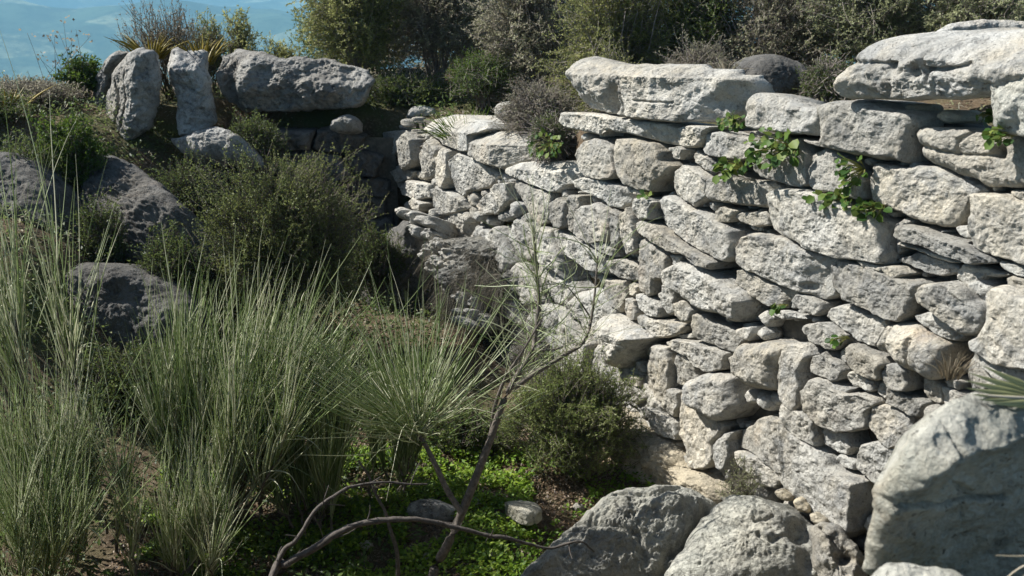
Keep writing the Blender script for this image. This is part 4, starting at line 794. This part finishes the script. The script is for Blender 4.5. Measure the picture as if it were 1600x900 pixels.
broom("upright green broom rising just left of the leaning stem", (-.85, 6.4, -3.9), 1.0, .34, (.02, 0), 9, 70, 66, rad=.0032, tint=(.0, .8), ang=.3, fan=.2)
broom("pale tangled broom in the lower left with many bent stems", (-2.75, 5.5, -3.8), 1.0, .45, (.10, 0), 14, 68, 67, rad=.0036, tint=(.3, 1.0), ang=.65, fan=.3)
broom("short silvery broom with drooping tips near the bottom edge", (-2.05, 5.3, -3.85), .72, .40, (.06, 0), 11, 62, 69, rad=.0032, tint=(.2, 1.0), ang=.5, fan=.3)
broom("short yellowish broom between the two green ones", (-1.55, 6.3, -3.9), 1.0, .5, (.0, 0), 12, 62, 68, rad=.0028, tint=(.2, .85), ang=.35, fan=.25)

# broom head on the leaning stem, the bare trunk and the fallen branches
def smooth_line(pts, n):
    p = np.array(pts, float); k_ = np.linspace(0, len(p) - 1, n); out = np.zeros((n, p.shape[1]))
    for j, tq in enumerate(k_):
        i = min(int(tq), len(p) - 2); f = tq - i; p0, p1, p2, p3 = p[max(i - 1, 0)], p[i], p[i + 1], p[min(i + 2, len(p) - 1)]
        out[j] = .5 * (2 * p1 + (p2 - p0) * f + (2 * p0 - 5 * p1 + 4 * p2 - p3) * f * f + (3 * p1 - p0 - 3 * p2 + p3) * f ** 3)
    return out
def pxline(pts, Y0, Y1=None, n=22, foot=None):
    Y1 = Y0 if Y1 is None else Y1; P_ = [at(x, y, Y0 + (Y1 - Y0) * i / max(1, len(pts) - 1)) for i, (x, y) in enumerate(pts)]
    if foot is not None: P_ = [np.array(foot, float)] + P_
    return smooth_line(P_, n)
def limb(pts, r0, r1, Y0, Y1=None, n=22, foot=None): return pxline(pts, Y0, Y1, n, foot), np.linspace(r0, r1, n)
rg = np.random.default_rng(70)
tb = at(690, 905, 5.35); tb[2] = gz(tb[0], tb[1]) - .04
trunk = thing("bare_tree", tb, "thin bare branching tree with a broom head in the pit foreground", "tree")
limbs = [limb([(676, 898),(700, 850),(722, 800),(745, 742),(765, 690),(785, 632),(805, 592),(830, 552),(838, 512),(842, 470),(838, 420),(834, 352)], .034, .006, 5.35, 5.75, 40, tb),
         limb([(800, 608),(838, 582),(880, 556),(915, 530),(928, 470),(934, 400)], .018, .005, 5.6, 5.9),
         limb([(722, 802),(700, 768),(680, 726),(664, 694),(652, 676)], .020, .012, 5.40, 5.55),
         limb([(768, 684),(772, 640),(790, 590),(812, 556),(846, 500)], .015, .005, 5.55, 5.5),
         limb([(835, 548),(870, 545),(902, 532)], .009, .004, 5.7), limb([(925, 500),(905, 470),(880, 440)], .006, .003, 5.9)]
Vs, Qs, nv = [], [], 0
for ln_, rd in limbs:
    v, q, _ = tubes(ln_[None], rd[None] * (1 + .12 * fbm(ln_, 14, 2)[None]), 8); Vs.append(v); Qs.append(q + nv); nv += len(v)
mobj("trunk", np.vstack(Vs), np.vstack(Qs), None, M_grwood, trunk)
L, rr, tn = [], [], []
tw = [[(838,440),(862,408),(882,416),(880,452),(872,486)], [(836,450),(800,446),(772,448),(742,446)], [(838,480),(806,456),(803,426),(806,420)], [(841,500),(880,472),(908,430),(915,410)], [(840,470),(866,462),(898,440)],
      [(838,420),(822,380),(818,350)], [(838,400),(852,350),(858,330)], [(836,430),(820,410),(812,378)], [(842,490),(850,440),(870,400),(884,384)], [(832,540),(800,520),(770,505),(748,500)], [(834,530),(880,500),(900,470)],
      [(836,370),(820,330),(790,290),(780,262)], [(835,365),(832,310),(822,270)], [(836,380),(850,330),(846,290)], [(935,410),(915,384),(880,372),(850,372)], [(934,420),(945,390),(950,360)], [(840,460),(880,440),(902,420),(890,395)], [(790,600),(760,570),(745,548)], [(770,670),(740,640),(720,600)]]
for t_ in tw: L.append(pxline(t_, 5.72, 5.72 + rg.uniform(-.2, .2), 8)); rr.append(rg.uniform(.0035, .0055) * np.linspace(1, .4, 8)); tn.append(rg.uniform(.5, 1))
for i in range(170):
    k_ = rg.integers(18, 39); p = limbs[0][0][k_] if rg.random() < .7 else limbs[1][0][rg.integers(6, 21)]; d0 = rdir(1, rg)[0]; d0[2] = abs(d0[2]) * .9 + .15; l_ = rg.uniform(.15, .62); t = np.linspace(0, 1, 8)[:, None]
    L.append(p + l_ * (unit(d0) * t + np.array([0, 0, .25]) * t * t * rg.uniform(-1.2, 1))); rr.append(rg.uniform(.0018, .0034) * np.linspace(1, .35, 8)); tn.append(rg.uniform(.3, 1))
v, q, tt_ = tubes(L, rr, 4, tn); mobj("twigs", v, q, None, M_rush, trunk, tint=tt_)
hc = limbs[2][0][-1]; L, rr, tn = [], [], []
for i in range(360):
    d0 = rdir(1, rg)[0]; d0 = unit(d0 * np.array([1, .8, .75]) + np.array([-.22, 0, .8])); l_ = rg.uniform(.3, 1.0) * (1 if rg.random() < .7 else .6); t = np.linspace(0, 1, 8)[:, None]; s0 = hc + d0 * rg.uniform(0, .22) + rg.normal(0, .03, 3)
    cv = (np.array([-.05, 0, .45]) + rdir(1, rg)[0] * .45) * rg.uniform(.1, 1) + (np.array([0, 0, -1.5]) if rg.random() < .08 else 0)
    L.append(s0 + l_ * (d0 * t + cv * t * t * .6 + rdir(1, rg)[0] * .03 * np.sin(t * rg.uniform(3, 8)))); rr.append(rg.uniform(.0022, .0044) * np.array([1, 1, .95, .9, .8, .65, .45, .2])); tn.append(rg.uniform(.05, 1.0))
v, q, tt_ = tubes(L, rr, 3, tn); mobj("broom_head", v, q, None, M_rush, trunk, tint=tt_)
fb = np.array([-1.25, 3.55, -3.1]); fb[2] = gz(fb[0], fb[1]) - .03
fl = thing("fallen_branch", fb, "forked dead branch arching low across the pit floor", "branch")
for pts, r0, r1 in (([(424,902),(450,880),(490,856),(530,833),(570,818),(612,812),(660,813),(700,821),(750,833),(800,842),(832,851),(862,856),(905,846),(930,862)], .021, .004), ([(430,890),(462,846),(490,802),(522,774),(552,760),(592,754),(640,756),(668,758)], .012, .004)):
    ln_, rd = limb(pts, r0, r1, 4.0, 4.35, 110, fb); ln_ = ln_ + np.stack([fbm(ln_ + 7 * a, 7, 3) for a in (1, 2, 3)], 1) * .012; v, q, _ = tubes(ln_[None], rd[None] * (1 + .35 * fbm(ln_, 26, 3)[None]), 8); mobj("limb", v, q, None, M_deadwood, fl)
lb_ = [c_ for c_ in col.objects if c_.parent == fl]
for i in range(26):      # snapped side twigs
    pts_ = lb_[i % 2].data; p = np.array(pts_.vertices[int(rg.integers(60, len(pts_.vertices)))].co) + np.array(fl.location); d0 = unit(rdir(1, rg)[0] + np.array([.2, 0, .35])); l_ = rg.uniform(.03, .16); t = np.linspace(0, 1, 6)[:, None]
    ln_ = p + l_ * (d0 * t + rdir(1, rg)[0] * .3 * t * t); v, q, _ = tubes(ln_[None], rg.uniform(.0015, .004) * np.linspace(1, .6, 6)[None], 5); mobj("twig", v, q, None, M_deadwood, fl)
sb = at(622, 905, 5.2); sb[2] = gz(sb[0], sb[1]) - .03
ln_, rd = limb([(622,898),(620,860),(610,828),(602,800),(590,778),(577,745),(560,720)], .016, .006, 5.2, 5.3, 26, sb); v, q, _ = tubes(ln_[None], rd[None], 7)
tag(mobj("dead_stem", v, q, None, M_deadwood, loc=sb), "thin crooked dead stem standing just left of the bare tree", "stem")

# ------------------------------------------------------------------ herbs, litter, dead grass, plants on the wall
def scatter_ground(n, x0, x1, y0, y1, rg, thr=None, sc=2.0, seed=0):
    x = rg.uniform(x0, x1, n); y = rg.uniform(y0, y1, n)
    if thr is not None:
        k_ = fbm(np.column_stack([x, y, np.zeros(n)]), sc, 3, .5, seed) > thr; x, y = x[k_], y[k_]
    return np.column_stack([x, y, ground_z(x, y)])
rg = np.random.default_rng(80)
def herbs(name, label, n, area, thr, mat, ll, lw, hgt, seed, tint=(0, 1), flat=.6, group=None, sc=2.2):
    P = scatter_ground(n, *area, rg, thr, sc, seed); m = len(P); P[:, 2] += rg.random(m) * hgt * (.6 + .8 * (fbm(P, 3, 2, .5, seed) + .3))
    D = rdir(m, rg); D[:, 2] = np.abs(D[:, 2]) * .5; Nn = rdir(m, rg) * (1 - flat) + np.array([0, 0, 1.0]) + np.array([-.3, 0, 0]); s_ = rg.uniform(.6, 1.3, m)
    V, q, tn = leaves(P, D, Nn, ll * s_, lw * s_, np.clip(rg.uniform(*tint, m) + .3 * fbm(P, 4, 2, .5, 3), 0, 1), .12)
    o = mobj(name, V, None, q, mat, tint=tn); tag(o, label, "ground cover", group, "stuff"); return o
herbs("ground_herbs", "bright yellow green low herbs covering the pit floor", 36000, (-2.6, .15, 5.0, 7.0), -.06, M_herb, .036, .020, .09, 5)
herbs("ground_herbs", "sparse small green weeds between the bare tree and the bedrock", 5000, (-.2, 1.1, 5.2, 7.2), .05, M_herb, .034, .020, .08, 6, tint=(0, .6))
herbs("undergrowth", "dark green undergrowth under the brooms and over the left bank", 46000, (-8.5, -.6, 5.0, 12.6), -.2, M_dkgreen, .05, .022, .25, 7, tint=(0, .6))
herbs("leaf_litter", "brown dead leaves and crumbs on the pit floor beside the bedrock", 34000, (-2.6, 1.0, 5.0, 7.4), None, M_litter, .024, .014, .012, 8)
herbs("upper_undergrowth", "dry low growth on the ground behind the wall", 42000, (-5.5, 6.5, 7.5, 16.0), .0, M_heath, .05, .016, .16, 9)
# dead grass hanging on the outcrop
ov, oq, ot, _ = rock(OF, OUTC, res=.03, **OK_)
ov = ov[(ov - OF.O) @ OF.N > .0]; n = 9000; p = ov[rg.integers(0, len(ov), n)] + rg.normal(0, .02, (n, 3)); keep = fbm(p, 2.6, 2, .5, 3) > -.05; p = p[keep]; n = len(p)
d0 = unit(OF.N * .8 + rdir(n, rg) * .9 + np.array([0, 0, .3])); t = np.linspace(0, 1, 6)[None, :, None]; l_ = rg.uniform(.06, .30, n)[:, None, None]
L = p[:, None] + l_ * (d0[:, None] * t + np.array([0, 0, -.9]) * t * t); v, q, tt_ = tubes(L, np.full((n, 1), .0019) * np.linspace(1, .4, 6)[None], 3, np.clip(rg.normal(.35, .25, n), 0, 1))
tag(mobj("dead_grass", v, q, None, leafmat("grey_dead_grass", [(.05, .045, .035), (.13, .12, .09), (.22, .19, .14), (.36, .32, .25)], trans=.1), tint=tt_), "tangled grey dead grass hanging over the bulging outcrop", "dead grass", kind="stuff")
# grass tufts and fronds
def tuft(name, label, cat, base, n, h, spread, mat, rad, seed, tint=(.1, .9), droop=.6, group=None):
    rg = np.random.default_rng(seed); base = np.array(base, float); t = np.linspace(0, 1, 8)[None, :, None]; a = rg.uniform(0, 2 * math.pi, n); out = np.column_stack([np.cos(a), np.sin(a), np.zeros(n)]) * rg.uniform(.1, 1, n)[:, None]
    l_ = h * rg.uniform(.5, 1.1, n)[:, None, None]; s0 = base + out * spread * .45
    L = s0[:, None] + l_ * ((out * spread / h * .9 + np.array([0, 0, 1.0]))[:, None] * t + (out * .5 + np.array([0, 0, -droop]))[:, None] * t * t * rg.uniform(.2, 1, n)[:, None, None])
    v, q, tt_ = tubes(L, (rad * rg.uniform(.7, 1.3, n))[:, None] * np.array([1, 1.1, 1.1, 1, .9, .7, .45, .1])[None], 3, rg.uniform(*tint, n)); o = mobj(name, v, q, None, mat, tint=tt_, loc=base); return tag(o, label, cat, group)
b = at(732, 192, 10.6); b[2] = gz(b[0], 10.6) - .02
tuft("grass_tuft", "lush bright green grass tuft growing on the far end of the wall", "grass tuft", b, 420, .50, .34, M_herb, .0055, 91, tint=(.1, .9))
for i, (x, y, Y, h, lb) in enumerate([(238, 92, 12.1, .34, "small yellow fan palm tuft behind the tall rounded boulder"), (316, 100, 12.0, .40, "yellow fan palm tuft in the gap beside the long weathered boulder"), (14, 176, 11.2, .34, "yellowish palm tuft at the left edge of the skyline")]):
    tuft("palm_tuft", lb, "palm", at(x, y, Y), 46, h, .3, M_frond, .011, 92 + i, tint=(.1, .8), droop=.4)
tuft("dry_grass_tuft", "wisp of dry straw in the joint under the ringed round stone", "dry grass", WF.xyz(WF.uv([(1490, 590)]), .03)[0], 46, .22, .10, M_dry, .0016, 97, tint=(0, .8))
tuft("dry_grass_tuft", "thin dry grass blades growing at the top of the long split block", "dry grass", at(1135, 122, 7.4), 26, .22, .14, M_dry, .002, 98, tint=(.2, .9))
LW = "leafy plants rooted in the wall joints"
def wallplant(label, cx, cy, rx, ry, n, sz, seed, out=.10, mat=M_ivy):
    rg = np.random.default_rng(seed); c0 = WF.xyz(WF.uv([(cx, cy)]), -.02)[0]; r0 = thing("wall_plant", c0, label, "plant", LW); th = rg.uniform(0, 2 * math.pi, n); rr_ = np.sqrt(rg.random(n))
    px = np.column_stack([cx + rx * rr_ * np.cos(th), cy + ry * rr_ * np.sin(th)]); P = WF.xyz(WF.uv(px), out * rg.uniform(.5, 1.5, n))
    D = unit(unit(P - c0) * .6 + rdir(n, rg) * .5 + np.array([0, 0, -.25])); Nn = WF.N * 1.0 + np.array([0, 0, .5]) + rdir(n, rg) * .6; S = unit(np.cross(D, Nn)); U = np.cross(S, D); s_ = (sz * rg.uniform(.6, 1.25, n))[:, None]
    pts = [(0, 0, 0), (.25, .42, .10), (.7, .40, .08), (1.0, 0, -.08), (.7, -.40, .08), (.25, -.42, .10)]
    V = np.stack([P + s_ * (D * a + S * b_ + U * c_) for a, b_, c_ in pts], 1).reshape(-1, 3); i = np.arange(n) * 6
    tri = np.concatenate([np.stack([i + a, i + b_, i + c_], 1) for a, b_, c_ in ((0, 1, 2), (0, 2, 3), (0, 3, 4), (0, 4, 5))])
    mobj("leaves", V, None, tri, mat, r0, tint=np.repeat(rg.uniform(0, 1, n), 6))
    t = np.linspace(0, 1, 5)[None, :, None]; L = c0 + (P - c0)[:, None] * t + np.array([0, 0, .04]) * (t - t * t); v, q, _ = tubes(L, np.full((n, 5), .0022), 3); mobj("stalks", v, q, None, M_olive, r0, tint=np.full(len(v), .8))
wallplant("largest leafy green plant hanging below the squat notched block", 1236, 232, 32, 30, 60, .060, 101, .13)
wallplant("leafy green plant left of the largest one", 1158, 262, 22, 16, 38, .052, 102, .10)
wallplant("leafy sprig hanging over the dark joint right of the largest plant", 1348, 266, 16, 26, 36, .052, 103, .10)
wallplant("trailing leafy plant along the top of the biggest wall stone", 1318, 310, 32, 12, 44, .05, 104, .08)
wallplant("small leafy plant at the right shoulder of the biggest wall stone", 1378, 326, 20, 12, 28, .05, 105, .08)
wallplant("bright weed in the gap of the wall top", 858, 226, 26, 20, 70, .045, 106, .05)
wallplant("tiny green sprout in the joint near the middle of the wall", 1228, 478, 9, 6, 8, .045, 107, .06)
wallplant("tiny green sprout below the leaning upright stone of the upper wall", 1018, 304, 9, 5, 8, .045, 108, .05)
wallplant("tiny yellow green sprout above the ringed round stone", 1324, 530, 8, 6, 8, .04, 109, .07)
wallplant("green plant at the right edge below the yellowish block", 1592, 212, 16, 12, 26, .046, 110, .12)
wallplant("small dark green weed between the long split block and the squat block", 1142, 188, 22, 12, 44, .04, 111, .0)
wallplant("small green weed in the hollow beneath the huge boulder", 1524, 182, 16, 8, 16, .045, 112, -.08)

# fan palm leaf close to the camera at the right
pb = at(1720, 668, 2.35); r0 = thing("fan_palm", pb, "blurred pale fan palm leaf reaching in from the right edge above the near boulder", "palm"); V, T, nv = [], [], 0
hub = at(1668, 630, 2.35)
for i, (x, y) in enumerate([(1532,570),(1512,582),(1506,594),(1508,606),(1516,616),(1528,624),(1545,630)]):
    tip = at(x, y, 2.35 - .03 * i); d = tip - hub; Lg = np.linalg.norm(d); d = d / Lg; s = unit(np.cross(d, [0.0, -.7, .7])); u = np.cross(s, d)
    v = np.array([hub, hub + d * Lg * .55 + s * .012 - u * .006, hub + d * Lg * .55 + u * .006, hub + d * Lg * .55 - s * .012 - u * .006, tip]); V.append(v); T += [(nv, nv+1, nv+2), (nv, nv+2, nv+3), (nv+1, nv+4, nv+2), (nv+2, nv+4, nv+3)]; nv += 5
mobj("leaf", np.vstack(V), None, np.array(T), leafmat("palm_leaf", [(.26, .27, .11), (.36, .36, .18)], trans=.35), r0, tint=np.tile(np.linspace(0, 1, 5), 7))
ln_ = smooth_line([at(1530, 617, 2.25), at(1575, 621, 2.26), at(1630, 624, 2.3), hub, pb, pb + np.array([.05, -.05, -.6])], 24); v, q, tt_ = tubes(ln_[None], np.linspace(.003, .010, 24)[None], 6, [.9]); mobj("stalk", v, q, None, M_dry, r0, tint=tt_)
bl = np.array([smooth_line([at(1660, 850, 1.85), at(1610, 868, 1.85), at(1556, 868, 1.84)], 10), smooth_line([at(1660, 870, 1.85), at(1600, 884, 1.85), at(1560, 915, 1.86)], 10), smooth_line([at(1660, 880, 1.85), at(1612, 890, 1.85), at(1572, 935, 1.86)], 10)])
v, q, tt_ = tubes(bl, np.full((3, 1), .0035) * np.linspace(1, .4, 10)[None], 4, [.6, .8, .7]); tag(mobj("straw_wisps", v, q, None, M_dry, tint=tt_), "dry straw blades crossing the shaded face of the near boulder", "dry grass")

# ------------------------------------------------------------------ the air over the valley
hz = bpy.data.materials.new("air"); hz.use_nodes = True; t_ = hz.node_tree; t_.nodes.remove(t_.nodes["Principled BSDF"])
pv = t_.nodes.new("ShaderNodeVolumePrincipled"); pv.inputs["Color"].default_value = (.32, .70, 1.0, 1); pv.inputs["Density"].default_value = HAZE; pv.inputs["Anisotropy"].default_value = .0
t_.links.new(pv.outputs[0], t_.nodes["Material Output"].inputs["Volume"])
hb = np.array([(x, y, z) for x in (-27500, 27500) for y in (-27500, 27500) for z in (float(gzv.min()) - 1.0, max(3.0, float(gzv.max()) + 2.0))])
o = mobj("haze", hb, np.array([(0, 1, 3, 2), (4, 6, 7, 5), (0, 4, 5, 1), (2, 3, 7, 6), (0, 2, 6, 4), (1, 5, 7, 3)]), None, hz, smooth=False, loc=(0, 0, 0)); tag(o, kind="stuff")
